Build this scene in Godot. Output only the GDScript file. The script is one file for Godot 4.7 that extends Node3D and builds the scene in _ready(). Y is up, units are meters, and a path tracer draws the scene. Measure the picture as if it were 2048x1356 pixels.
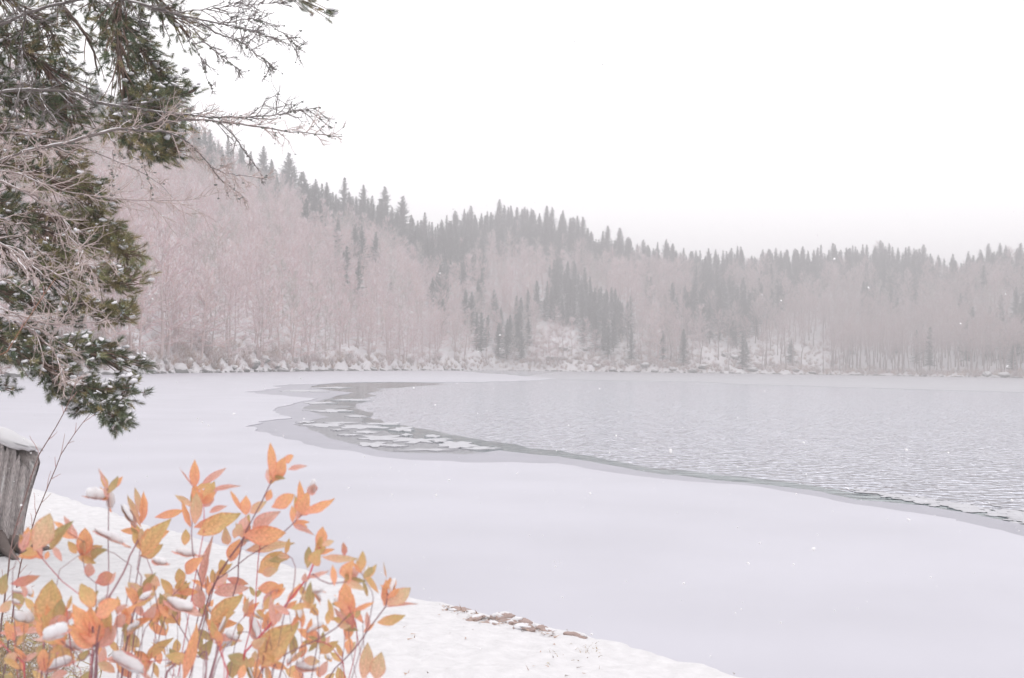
extends Node3D
# A crater lake in falling snow, seen from its snowy bank. y is up, metres; the lake lies at y = 0.

const FOCAL := 2472.0        # the lens, in pixels of the 2048 wide photograph
const EYE := Vector3(0, 2.2, 0)

var rng := RandomNumberGenerator.new()
var cam_basis := Basis()
var noise := FastNoiseLite.new()
var fine := FastNoiseLite.new()
var M := {}


class Build:
	var v := PackedVector3Array()
	var n := PackedVector3Array()
	var c := PackedColorArray()
	var uv := PackedVector2Array()
	var i := PackedInt32Array()

	func tri(a: Vector3, b: Vector3, d: Vector3, col: Color) -> void:
		var k := v.size()
		var m := (d - a).cross(b - a).normalized()
		v.append(a); v.append(b); v.append(d)
		n.append(m); n.append(m); n.append(m)
		c.append(col); c.append(col); c.append(col)
		i.append(k); i.append(k + 1); i.append(k + 2)

	func tube(p: PackedVector3Array, r: PackedFloat32Array, sides: int, col: Color, cap := false, tip: Variant = null) -> void:
		var first := v.size()
		var count := p.size()
		var x := Vector3.ZERO
		for k in count:
			var dir := (p[mini(k + 1, count - 1)] - p[maxi(k - 1, 0)]).normalized()
			if k == 0:
				x = dir.cross(Vector3(0.31, 0.2, 0.93)).normalized()
			x = (x - dir * x.dot(dir)).normalized()
			var y := dir.cross(x)
			var shade := col if tip == null else col.lerp(tip, float(k) / (count - 1))
			for s in sides:
				var a := TAU * s / sides
				var o := x * cos(a) + y * sin(a)
				v.append(p[k] + o * r[k]); n.append(o); c.append(shade)
		for k in count - 1:
			for s in sides:
				var a := first + k * sides + s
				var b := first + k * sides + (s + 1) % sides
				i.append(a); i.append(a + sides); i.append(b)
				i.append(b); i.append(a + sides); i.append(b + sides)
		if cap:
			var k := v.size()
			v.append(p[count - 1]); n.append((p[count - 1] - p[count - 2]).normalized()); c.append(col)
			for s in sides:
				i.append(first + (count - 1) * sides + s); i.append(k); i.append(first + (count - 1) * sides + (s + 1) % sides)

	func blob(at: Vector3, size: Vector3, col: Color, rough: float, rnd: RandomNumberGenerator, rings := 4, sides := 7, flat_bottom := false) -> void:
		var first := v.size()
		for a in rings + 1:
			var th := PI * a / rings
			for s in sides:
				var ph := TAU * s / sides
				var o := Vector3(sin(th) * cos(ph), cos(th), sin(th) * sin(ph))
				var k := 1.0 + (rnd.randf() - 0.5) * rough
				if a == 0 or a == rings:
					k = 1.0
				var q := o * size * k
				if flat_bottom and q.y < 0:
					q.y *= 0.15
				v.append(at + q); n.append((o / size).normalized()); c.append(col)
		for a in rings:
			for s in sides:
				var p := first + a * sides + s
				var q := first + a * sides + (s + 1) % sides
				i.append(p); i.append(p + sides); i.append(q)
				i.append(q); i.append(p + sides); i.append(q + sides)

	func mesh() -> ArrayMesh:
		var arr := []
		arr.resize(Mesh.ARRAY_MAX)
		arr[Mesh.ARRAY_VERTEX] = v
		arr[Mesh.ARRAY_NORMAL] = n
		arr[Mesh.ARRAY_COLOR] = c
		if uv.size() == v.size():
			arr[Mesh.ARRAY_TEX_UV] = uv
		arr[Mesh.ARRAY_INDEX] = i
		var m := ArrayMesh.new()
		m.add_surface_from_arrays(Mesh.PRIMITIVE_TRIANGLES, arr)
		return m


# ---------------------------------------------------------------- helpers

func at(x: float, y: float, depth: float) -> Vector3:        # a pixel of the photograph at a distance along the view
	return EYE + cam_basis * Vector3((x - 1024.0) / FOCAL, -(y - 678.0) / FOCAL, -1.0) * depth


func on(x: float, y: float, h := 0.0) -> Vector3:             # a pixel of the photograph on the level plane at height h
	var d := cam_basis * Vector3((x - 1024.0) / FOCAL, -(y - 678.0) / FOCAL, -1.0)
	return EYE + d * ((h - EYE.y) / minf(d.y, -0.0008))


func table(xs: Array, ys: Array, x: float) -> float:
	if x <= xs[0]:
		return ys[0]
	for k in xs.size() - 1:
		if x < xs[k + 1]:
			return lerpf(ys[k], ys[k + 1], (x - xs[k]) / (xs[k + 1] - xs[k]))
	return ys[-1]


func put(called: String, mesh: Mesh, mat: Material, parent: Node = self) -> MeshInstance3D:
	var o := MeshInstance3D.new()
	o.name = called
	o.mesh = mesh
	o.material_override = mat
	parent.add_child(o, true)
	return o


func base(called: String, where := Vector3.ZERO, turn := 0.0) -> Node3D:
	var o := Node3D.new()
	o.name = called
	add_child(o, true)
	o.position = where
	o.rotation.y = turn
	return o


func tag(o: Node, label: String, category: String, group := "") -> void:
	o.set_meta("label", label)
	o.set_meta("category", category)
	if group:
		o.set_meta("group", group)


func structure(o: Node, label := "") -> void:
	o.set_meta("kind", "structure")
	if label:
		o.set_meta("label", label)
		o.set_meta("category", String(o.name).replace("_", " "))


func stuff(o: Node, label := "", category := "") -> void:
	o.set_meta("kind", "stuff")
	if label:
		tag(o, label, category)


func scatter(called: String, mesh: Mesh, mat: Material, places: Array, tints: Array, parent: Node = self) -> MultiMeshInstance3D:
	var mm := MultiMesh.new()
	mm.transform_format = MultiMesh.TRANSFORM_3D
	mm.use_colors = tints.size() > 0
	mm.mesh = mesh
	mm.instance_count = places.size()
	for k in places.size():
		mm.set_instance_transform(k, places[k])
		if tints.size():
			mm.set_instance_color(k, tints[k])
	var o := MultiMeshInstance3D.new()
	o.name = called
	o.multimesh = mm
	o.material_override = mat
	parent.add_child(o, true)
	return o


func R(a: float, b: float) -> float:
	return rng.randf_range(a, b)


func lin(hex: String) -> Color:
	return Color(hex).srgb_to_linear()


func srgb(r: float, g: float, b: float) -> Color:
	return Color(r, g, b).linear_to_srgb()


func plain(r: float, g: float, b: float, rough := 0.9, spec := 0.3) -> StandardMaterial3D:
	var m := StandardMaterial3D.new()
	m.albedo_color = srgb(r, g, b)
	m.roughness = rough
	m.metallic_specular = spec
	return m


func coloured(rough := 0.9, spec := 0.25) -> StandardMaterial3D:
	var m := plain(1, 1, 1, rough, spec)
	m.vertex_color_use_as_albedo = true
	return m


func noise_picture(freq: float, octaves: int, dark: float, seed_: int, as_normal := 0.0, side := 512) -> NoiseTexture2D:
	var f := FastNoiseLite.new()
	f.seed = seed_
	f.noise_type = FastNoiseLite.TYPE_SIMPLEX_SMOOTH
	f.frequency = freq
	f.fractal_octaves = octaves
	var t := NoiseTexture2D.new()
	t.width = side
	t.height = side
	t.seamless = true
	t.noise = f
	if as_normal > 0:
		t.as_normal_map = true
		t.bump_strength = as_normal
	else:
		var g := Gradient.new()
		g.set_color(0, Color(dark, dark, dark))
		g.set_color(1, Color(1, 1, 1))
		t.color_ramp = g
	return t


func grained(m: StandardMaterial3D, t: Texture2D, scale: Vector3, world := true) -> StandardMaterial3D:
	m.albedo_texture = t
	m.uv1_triplanar = true
	m.uv1_world_triplanar = world
	m.uv1_scale = scale
	return m


func relief(m: StandardMaterial3D, t: Texture2D, depth: float) -> StandardMaterial3D:
	m.heightmap_enabled = true
	m.heightmap_texture = t
	m.heightmap_scale = depth
	return m


# ---------------------------------------------------------------- the land round the lake

var PX := [-2000.0, -1200.0, -600.0, 0.0, 250.0, 500.0, 700.0, 900.0, 1000.0, 1300.0, 1700.0, 2048.0, 2600.0, 3600.0]
var SHORE := [42.0, 64.0, 92.0, 139.0, 181.0, 244.0, 330.0, 428.0, 494.0, 494.0, 518.0, 453.0, 380.0, 280.0]
var BROAD := [90.0, 100.0, 120.0, 150.0, 200.0, 230.0, 200.0, 180.0, 150.0, 150.0, 170.0, 170.0, 160.0, 150.0]
var TOPX := [-1200.0, 0.0, 250.0, 380.0, 520.0, 640.0, 765.0, 840.0, 940.0, 1000.0, 1100.0, 1150.0, 1190.0, 1300.0, 1400.0, 1600.0, 1750.0, 1900.0, 2048.0, 3600.0]
var TOPY := [-300.0, 120.0, 205.0, 255.0, 318.0, 372.0, 408.0, 440.0, 428.0, 415.0, 420.0, 440.0, 470.0, 490.0, 505.0, 505.0, 492.0, 520.0, 495.0, 480.0]


func horizon(px: float) -> float:
	return 730.0 + (px - 1024.0) * 0.0140


func shore(px: float) -> float:
	return table(PX, SHORE, px) + noise.get_noise_2d(px * 0.35, 7.0) * 7.0


func broad(px: float) -> float:
	return table(PX, BROAD, px)


func crest(px: float) -> float:       # height of the ground at the rim
	var d := table(PX, SHORE, px) + broad(px)
	return maxf(8.0, 2.2 + (horizon(px) - table(TOPX, TOPY, px) - 6.0) / FOCAL * d - 13.0)


func ground(px: float, t: float) -> float:
	if t < 0:
		return t * 0.25
	var w := broad(px)
	var p := clampf(t / w, 0, 1)
	var bench := smoothstep(1350, 1650, px)
	var f := lerpf(pow(p, 0.95), smoothstep(0.06, 1.05, p) * 0.75 + p * 0.25, bench)
	var h := 0.9 * smoothstep(0, 3, t) + (crest(px) - 0.9) * f
	if t > w:
		h -= (t - w) * 0.12
	h += noise.get_noise_2d(px * 1.1, t * 2.2) * 2.2 * smoothstep(2, 20, t) * (1.0 - smoothstep(0.9, 1.0, p))
	h += fine.get_noise_2d(px * 0.9 + 40.0, t * 3.0) * 0.7 * smoothstep(0.2, 3, t)
	return h


func land(px: float, t: float) -> Vector3:
	var d := shore(px) + t
	return Vector3((px - 1024.0) / FOCAL * d, ground(px, t), -d)


func make_land() -> void:
	var b := Build.new()
	var rows := [-8.0, -2.0, 0.0, 0.4, 1.0, 1.8, 3.0, 4.5, 6.5, 9.0, 12.0, 16.0, 20.0, 25.0, 31.0, 38.0, 46.0, 55.0, 65.0, 77.0, 90.0, 105.0, 120.0, 137.0, 155.0, 175.0, 196.0, 220.0, 245.0, 280.0, 330.0]
	var cols := 360
	var snow := Color(0.86, 0.84, 0.855)
	for a in cols:
		var px := lerpf(-2000.0, 3600.0, float(a) / (cols - 1))
		for t in rows:
			b.v.append(land(px, t))
			b.c.append(snow)
	var w: int = rows.size()
	for a in cols - 1:
		for r in w - 1:
			var p := a * w + r
			b.i.append(p); b.i.append(p + 1); b.i.append(p + w)
			b.i.append(p + 1); b.i.append(p + w + 1); b.i.append(p + w)
	b.n.resize(b.v.size())
	b.n.fill(Vector3.ZERO)
	for k in range(0, b.i.size(), 3):
		var m := (b.v[b.i[k + 2]] - b.v[b.i[k]]).cross(b.v[b.i[k + 1]] - b.v[b.i[k]])
		for q in 3:
			b.n[b.i[k + q]] += m
	for k in b.n.size():
		b.n[k] = b.n[k].normalized()
	structure(put("hillside", b.mesh(), M.hill), "steep snow covered crater slope around the far side of the lake")


# ---------------------------------------------------------------- trees

func bare_tree(height: float, girth: float, clear: float, spread: float, stems: int, wood: Color, twig: Color, snow_share: float) -> Array:
	var trunk := Build.new()
	var crown := Build.new()
	var snow := Color(0.8, 0.77, 0.785)
	for st in stems:
		var lean := Vector3(R(-1, 1), 0, R(-1, 1)) * (0.05 if stems == 1 else 0.16) * height
		var p := PackedVector3Array()
		var r := PackedFloat32Array()
		var bend := Vector3(R(-1, 1), 0, R(-1, 1)) * 0.03 * height
		for k in 7:
			var q := k / 6.0
			p.append(Vector3(0, -0.8 + (height * 0.92 + 0.8) * q, 0) + lean * pow(q, 1.3) + bend * sin(q * 7.0))
			r.append(girth * (1.25 if k == 0 else 1.0) * (1.0 - 0.9 * q))
		trunk.tube(p, r, 6, wood, false, wood.lerp(twig, 0.5))
		var many := 20 if stems == 1 else 12
		for k in many:
			var q := clear + (1.0 - clear) * (k + R(0, 0.9)) / many
			var s := q * 6.0
			var root := p[int(s)].lerp(p[mini(int(s) + 1, 6)], s - int(s))
			var az := k * 2.4 + R(-0.5, 0.5) + st
			var up := lerpf(0.08 if clear < 0.3 else 0.3, 1.15, pow((q - clear) / (1.0 - clear), 1.3)) + R(-0.25, 0.25)
			var dir := Vector3(cos(az) * cos(up), sin(up), sin(az) * cos(up))
			var long := spread * height * (1.05 - 0.6 * (q - clear) / (1.0 - clear)) * R(0.7, 1.15)
			var bp := PackedVector3Array()
			var br := PackedFloat32Array()
			for m in 5:
				var e := m / 4.0
				bp.append(root + dir * long * e + Vector3(0, 0.12 * long * e * e, 0) + Vector3(R(-1, 1), R(-0.6, 0.6), R(-1, 1)) * 0.05 * long * e)
				br.append(maxf(0.018, girth * 0.34 * (1.0 - q * 0.6) * (1.0 - 0.9 * e)))
			crown.tube(bp, br, 3, wood.lerp(twig, 0.5), false, twig)
			if rng.randf() < snow_share * 2.0:
				for m in 4:
					var side := (bp[m + 1] - bp[m]).cross(Vector3.UP).normalized() * maxf(0.035, br[m] * 0.8)
					var lift := Vector3(0, br[m] + 0.015, 0)
					crown.tri(bp[m] + lift - side, bp[m + 1] + lift, bp[m] + lift + side, snow)
			for m in 7:
				var e := 0.25 + 0.75 * (m + R(0, 0.8)) / 7.0
				var s2 := minf(e, 0.999) * 4.0
				var start := bp[int(s2)].lerp(bp[int(s2) + 1], s2 - int(s2))
				var sd := (dir * 0.8 + Vector3(R(-1, 1), R(-0.5, 0.75), R(-1, 1)) * 0.9).normalized()
				var sl := long * R(0.25, 0.5)
				var end := start + sd * sl + Vector3(0, 0.1 * sl, 0)
				crown.tube(PackedVector3Array([start, start.lerp(end, 0.5) + Vector3(R(-1, 1), R(-1, 1), R(-1, 1)) * 0.06 * sl, end]), PackedFloat32Array([0.028, 0.02, 0.008]), 3, twig)
				for w in 9:
					var f := 0.15 + 0.85 * (w + R(0, 0.9)) / 9.0
					var ts := start.lerp(end, f)
					var td := (sd * 0.9 + Vector3(R(-1, 1), R(-0.35, 0.8), R(-1, 1)) * 0.9).normalized()
					var tl := R(0.5, 1.2)
					var wide := td.cross(Vector3(R(-1, 1), R(-1, 1), R(-1, 1))).normalized() * R(0.015, 0.027)
					var col := snow if rng.randf() < snow_share else Color(twig.r * R(0.8, 1.2), twig.g * R(0.85, 1.15), twig.b * R(0.85, 1.15))
					if col == snow:
						wide *= 1.3
					crown.tri(ts - wide, ts + td * tl, ts + wide, col)
					var fork := ts + td * tl * R(0.3, 0.6)
					var fd := (td + Vector3(R(-1, 1), R(-0.4, 0.7), R(-1, 1)) * 0.8).normalized()
					crown.tri(fork - wide * 0.7, fork + fd * tl * 0.6, fork + wide * 0.7, col)
	return [trunk.mesh(), crown.mesh()]


func spruce(height: float, reach: float, ragged: float, green: Color, snow_share: float, low: float) -> Array:
	var trunk := Build.new()
	var crown := Build.new()
	var wood := Color(0.11, 0.095, 0.09)
	var snow := Color(0.78, 0.79, 0.8)
	trunk.tube(PackedVector3Array([Vector3(0, -0.8, 0), Vector3(0, height * 0.5, 0), Vector3(0, height, 0)]), PackedFloat32Array([height * 0.014, height * 0.009, 0.03]), 6, wood)
	var y := height * low
	var turn := 0.0
	while y < height - 0.25:
		var p := (y - height * low) / (height * (1.0 - low))
		var many := 6 if p < 0.85 else 4
		turn += 0.7
		for k in many:
			var az := turn + TAU * k / many + R(-0.35, 0.35)
			var long := reach * pow(1.0 - p, 0.85) * R(1.0 - ragged, 1.0 + ragged * 0.4) + 0.22
			if rng.randf() < ragged * 0.25:
				long *= 0.4
			var out := Vector3(cos(az), 0, sin(az))
			var across := Vector3(-out.z, 0, out.x)
			var drop := lerpf(-0.42, 0.55, p)
			var root := Vector3(0, y + R(-0.2, 0.2), 0)
			var bits := 3 + int(long * 2.6)
			for m in bits:
				var e := (m + 0.4) / bits
				var q := root + out * long * e + Vector3(0, (drop * e + 0.18 * e * e) * long, 0)
				var size := (0.34 + 0.34 * (1.0 - e)) * minf(1.0, 0.45 + long * 0.3)
				var tone := R(0.7, 1.35)
				var col := Color(green.r * tone, green.g * tone, green.b * tone)
				var col2 := snow if rng.randf() < snow_share else col
				for s in [-1.0, 1.0]:
					var tip: Vector3 = q + across * s * size * R(0.7, 1.25) + out * size * 0.6 + Vector3(0, -size * R(0.25, 0.7), 0)
					crown.tri(q - out * size * 0.4, tip, q + out * size * 0.35 + Vector3(0, 0.05, 0), col if s < 0 else col2)
				crown.tri(q - across * size * 0.22, q + across * size * 0.22, q + out * size * 0.3 + Vector3(0, -size * R(0.6, 1.1), 0), col)
		y += lerpf(0.62, 0.34, p)
	for k in 5:
		var a := k * 1.3
		crown.tri(Vector3(cos(a) * 0.1, height - 0.5, sin(a) * 0.1), Vector3(0, height + 0.3, 0), Vector3(cos(a + 2) * 0.1, height - 0.5, sin(a + 2) * 0.1), green)
	return [trunk.mesh(), crown.mesh()]


func undershrub(twig: Color, share: float) -> ArrayMesh:
	var b := Build.new()
	for k in 46:
		var az := R(0, TAU)
		var up := R(0.4, 1.45)
		var dir := Vector3(cos(az) * cos(up), sin(up), sin(az) * cos(up))
		var long := R(0.8, 2.3)
		var foot := Vector3(R(-0.4, 0.4), -0.1, R(-0.4, 0.4))
		var wide := dir.cross(Vector3(R(-1, 1), R(-1, 1), R(-1, 1))).normalized() * 0.025
		b.tri(foot - wide, foot + dir * long, foot + wide, twig)
		for m in 4:
			var q := foot + dir * long * R(0.3, 0.9)
			var d := (dir + Vector3(R(-1, 1), R(-0.3, 0.6), R(-1, 1)) * 0.9).normalized()
			var col := Color(0.8, 0.78, 0.79) if rng.randf() < share else twig
			b.tri(q - wide, q + d * R(0.4, 0.9), q + wide, col)
	return b.mesh()


func ordinal(k: int) -> String:
	var tail := "th"
	if k % 100 < 11 or k % 100 > 13:
		tail = ["th", "st", "nd", "rd", "th", "th", "th", "th", "th", "th"][k % 10]
	return str(k) + tail


func make_forest() -> void:
	var beeches := []
	var spruces := []
	var pinkish := Color(0.60, 0.395, 0.40)
	var greyish := Color(0.46, 0.37, 0.37)
	var forms := [[16.0, 0.24, 0.13, 0.31, 1, 0.42], [17.5, 0.26, 0.2, 0.28, 1, 0.34], [15.0, 0.20, 0.1, 0.34, 2, 0.4], [18.5, 0.27, 0.5, 0.24, 1, 0.16], [20.0, 0.3, 0.56, 0.23, 1, 0.12], [14.0, 0.21, 0.07, 0.35, 1, 0.46], [16.5, 0.23, 0.16, 0.31, 1, 0.3]]
	var hues := [pinkish, pinkish.lerp(greyish, 0.5), Color(0.64, 0.44, 0.42), greyish, Color(0.47, 0.37, 0.365), pinkish.lerp(greyish, 0.25), Color(0.40, 0.36, 0.32)]
	for k in forms.size():
		var s: Array = forms[k]
		beeches.append(bare_tree(s[0], s[1], s[2], s[3], s[4], Color(0.50, 0.41, 0.405) if s[2] < 0.3 else Color(0.3, 0.25, 0.245), hues[k], s[5]))
	for s in [[19.0, 3.9, 0.55, 0.1, 0.12], [17.0, 3.6, 0.7, 0.14, 0.1], [21.0, 4.6, 0.65, 0.12, 0.16], [14.0, 3.9, 0.55, 0.16, 0.06], [20.0, 3.2, 0.7, 0.08, 0.2]]:
		spruces.append(spruce(s[0], s[1], s[2], Color(0.078, 0.102, 0.09), s[3], s[4]))
	var heights := [19.0, 17.0, 21.0, 14.0, 20.0]
	# where they stand
	var bare := []       # [x px, along the slope, kind, scale, turn, place]
	var green := []
	var step := 5.0
	for gx in range(-74, 75):
		for gz in range(13, 156):
			var x := (gx + R(-0.45, 0.45)) * step
			var d := (gz + R(-0.45, 0.45)) * step
			var u := x / d
			if absf(u) > 0.52:
				continue
			var px := 1024.0 + FOCAL * u
			var t := d - shore(px)
			var w := broad(px)
			var p := t / w
			if t < 2.5 or p > 1.10:
				continue
			var c := 0.03
			if px < 600:
				c = 0.75 if p > 0.93 else 0.3 if p > 0.8 else 0.0
			elif px < 1150:
				c = 0.99 if p > 0.82 else 0.6 if p > 0.7 else 0.06 if p > 0.5 else 0.02
				if px > 925 and px < 1065 and p < 0.62 and p > 0.02:
					c = 0.36
			else:
				c = 0.99 if p > 0.8 else 0.8 if p > 0.66 else 0.5 if p > 0.36 else 0.08
				if px > 1205 and px < 1270 and p < 0.4 and p > 0.04:
					c = 0.45
			var patch := noise.get_noise_2d(px * 0.22 + 500.0, p * 90.0)
			if px > 640 and p > 0.25 and p < 0.8:
				c = clampf(c + (patch - 0.05) * 2.6, 0.02, 0.97)
			var g := ground(px, t)
			if rng.randf() < c:
				green.append([px, p, rng.randi() % 5, R(0.6, 0.95) if p > 0.8 else R(0.6, 1.0), R(0, TAU), Vector3(x, g, -d)])
			else:
				if px > 1070 and px < 1275 and p > 0.03 and p < 0.5 and rng.randf() < 0.78:
					continue
				if px > 1380 and px < 1660 and p < 0.34 and rng.randf() < 0.78:
					continue
				var kind: int = [0, 1, 2, 5, 6, 0][rng.randi() % 6] if px < 1120 else [3, 4, 6, 4, 3, 1][rng.randi() % 6] if px > 1400 else [0, 6, 3, 1, 2, 4][rng.randi() % 6]
				if px > 1480 and p < 0.4:
					kind = 3 + rng.randi() % 2
				bare.append([px, p, kind, R(0.62, 1.0) if px < 1200 else R(0.7, 1.1), R(0, TAU), Vector3(x, g, -d)])
	# the spires that stand out along the rim
	for s in [[520, 290], [571, 304], [601, 342], [684, 353], [722, 368], [765, 371], [801, 391], [846, 424], [938, 410], [995, 397], [1018, 410], [1090, 410], [1163, 432], [1213, 450], [1237, 454], [1330, 478], [1480, 492], [1604, 492], [1665, 486], [1760, 480], [1846, 488], [1905, 507], [1976, 486], [2040, 486]]:
		var px: float = s[0]
		var t := broad(px) * 0.985
		var q := land(px, t)
		var h := clampf(2.2 + (horizon(px) - s[1]) / FOCAL * -q.z - q.y, 9, 30)
		var kind: int = rng.randi() % 5
		green.append([px, 2.0, kind, h / heights[kind], R(0, TAU), q])
	# the stand-alone trunks at the waterline on the left
	for s in [[262, 3.2, 2, 0.9], [322, 3.8, 1, 1.3], [331, 5.0, 0, 1.25], [352, 7.0, 2, 1.0], [378, 5.0, 1, 0.95], [404, 4.5, 2, 1.0], [412, 8.0, 5, 1.05], [455, 4.0, 5, 0.9], [518, 3.4, 1, 0.95], [560, 4.6, 2, 0.9], [612, 3.3, 0, 0.9]]:
		var q := land(s[0], s[1])
		bare.append([s[0], -1.0, s[2], s[3], R(0, TAU), q])
	# the ones that show largest stand for themselves; the others join the wood
	bare.sort_custom(func(a, b): return front(a) < front(b))
	green.sort_custom(func(a, b): return rim(a) < rim(b))
	var protos := [[], []]
	var counts := [mini(290, bare.size()), mini(270, green.size())]
	var lists := [bare.slice(0, counts[0]), green.slice(0, counts[1])]
	var meshes := [beeches, spruces]
	for side in 2:
		lists[side].sort_custom(func(a, b): return a[0] < b[0])
		for k in meshes[side].size():
			protos[side].append(null)
		var rank := {}
		for s in lists[side]:
			var kind: int = s[2]
			var o: Node3D
			if protos[side][kind] == null:
				o = base("bare_beech" if side == 0 else "spruce_tree")
				put("trunk", meshes[side][kind][0], M.tree, o)
				put("crown", meshes[side][kind][1], M.tree, o)
				protos[side][kind] = o
			else:
				o = protos[side][kind].duplicate()
				o.name = "bare_beech" if side == 0 else "spruce_tree"
				add_child(o, true)
			o.transform = Transform3D(Basis(Vector3.UP, s[4]).scaled(Vector3(s[3], s[3], s[3]) if side == 0 or s[1] < 0.6 else Vector3(s[3] * 1.25, s[3], s[3] * 1.25)), s[5])
			var where := "left shore"
			if s[0] > 640:
				where = "middle of the far shore"
			if s[0] > 1060:
				where = "far shore by the clearing"
			if s[0] > 1450:
				where = "far right shore"
			if side == 1 and s[1] > 0.9:
				where = "skyline"
			elif side == 1:
				where = where.replace("shore", "slope")
			rank[where] = rank.get(where, 0) + 1
			var stem: String = ["low forked", "slender", "twin stemmed", "tall clean stemmed", "tallest straight", "broad snowy", "greyish"][kind] if side == 0 else ["narrow", "ragged", "broad", "short", "thin spired"][kind]
			if side == 0:
				tag(o, "%s bare beech, %s trunk from left on the %s" % [stem, ordinal(rank[where]), where], "tree", "bare beeches along the far shore")
			else:
				tag(o, "%s grey green spruce, %s conifer from left on the %s" % [stem, ordinal(rank[where]), where], "tree", "spruces on the crater rim" if where == "skyline" else "spruces on the slope")
	var rest := [bare.slice(counts[0]), green.slice(counts[1])]
	for side in 2:
		var wood := base("bare_woodland" if side == 0 else "spruce_woodland")
		stuff(wood, "dense mass of leafless pinkish beeches filling the snowy slope" if side == 0 else "dense grey green spruces massed on the upper slope", "woodland")
		for kind in meshes[side].size():
			var places := []
			for s in rest[side]:
				if s[2] == kind:
					places.append(Transform3D(Basis(Vector3.UP, s[4]).scaled(Vector3.ONE * s[3]), s[5]))
			if places.size():
				for part in 2:
					stuff(scatter("trunks" if part == 0 else "crowns", meshes[side][kind][part], M.tree, places, [], wood))
	# brushwood at the water's edge
	var brush := base("undergrowth")
	stuff(brush, "snow dusted brushwood and saplings along the far waterline", "undergrowth")
	for k in 4:
		var m := undershrub([Color(0.38, 0.27, 0.25), Color(0.46, 0.33, 0.32), Color(0.3, 0.25, 0.23), Color(0.42, 0.29, 0.22)][k], 0.45)
		var places := []
		for j in 760:
			var px := R(-100, 2200)
			var t := 0.6 + absf(rng.randfn()) * 7.0
			if j > 480:
				px = R(1020, 1700)
				t = R(4, 60)
			places.append(Transform3D(Basis(Vector3.UP, R(0, TAU)).scaled(Vector3.ONE * R(0.45, 1.1)), land(px, t)))
		stuff(scatter("brushwood", m, M.tree, places, [], brush))


func front(s: Array) -> float:        # small for the bare trees that stand free and near
	if s[0] < 200 or s[0] > 2060:
		return 9999.0
	return s[1] * 600.0 - s[5].z * 0.25


func rim(s: Array) -> float:
	if s[0] < 230 or s[0] > 2060:
		return 9999.0
	return -s[1] * 1.2 + (0.0 if s[1] > 0.9 else 0.6 if s[1] > 0.3 else -0.2)


func boulder(size: Vector3, seed_: int) -> Array:
	var rnd := RandomNumberGenerator.new()
	rnd.seed = seed_
	var b := Build.new()
	b.blob(Vector3.ZERO, size, Color(1, 1, 1), 0.55, rnd, 7, 10)
	rnd.seed = seed_
	var s := Build.new()
	s.blob(Vector3(size.x * 0.05, size.y * 0.3, 0), size * Vector3(0.95, 0.86, 0.95), Color(1, 1, 1), 0.5, rnd, 7, 10)
	return [b.mesh(), s.mesh()]


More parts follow.
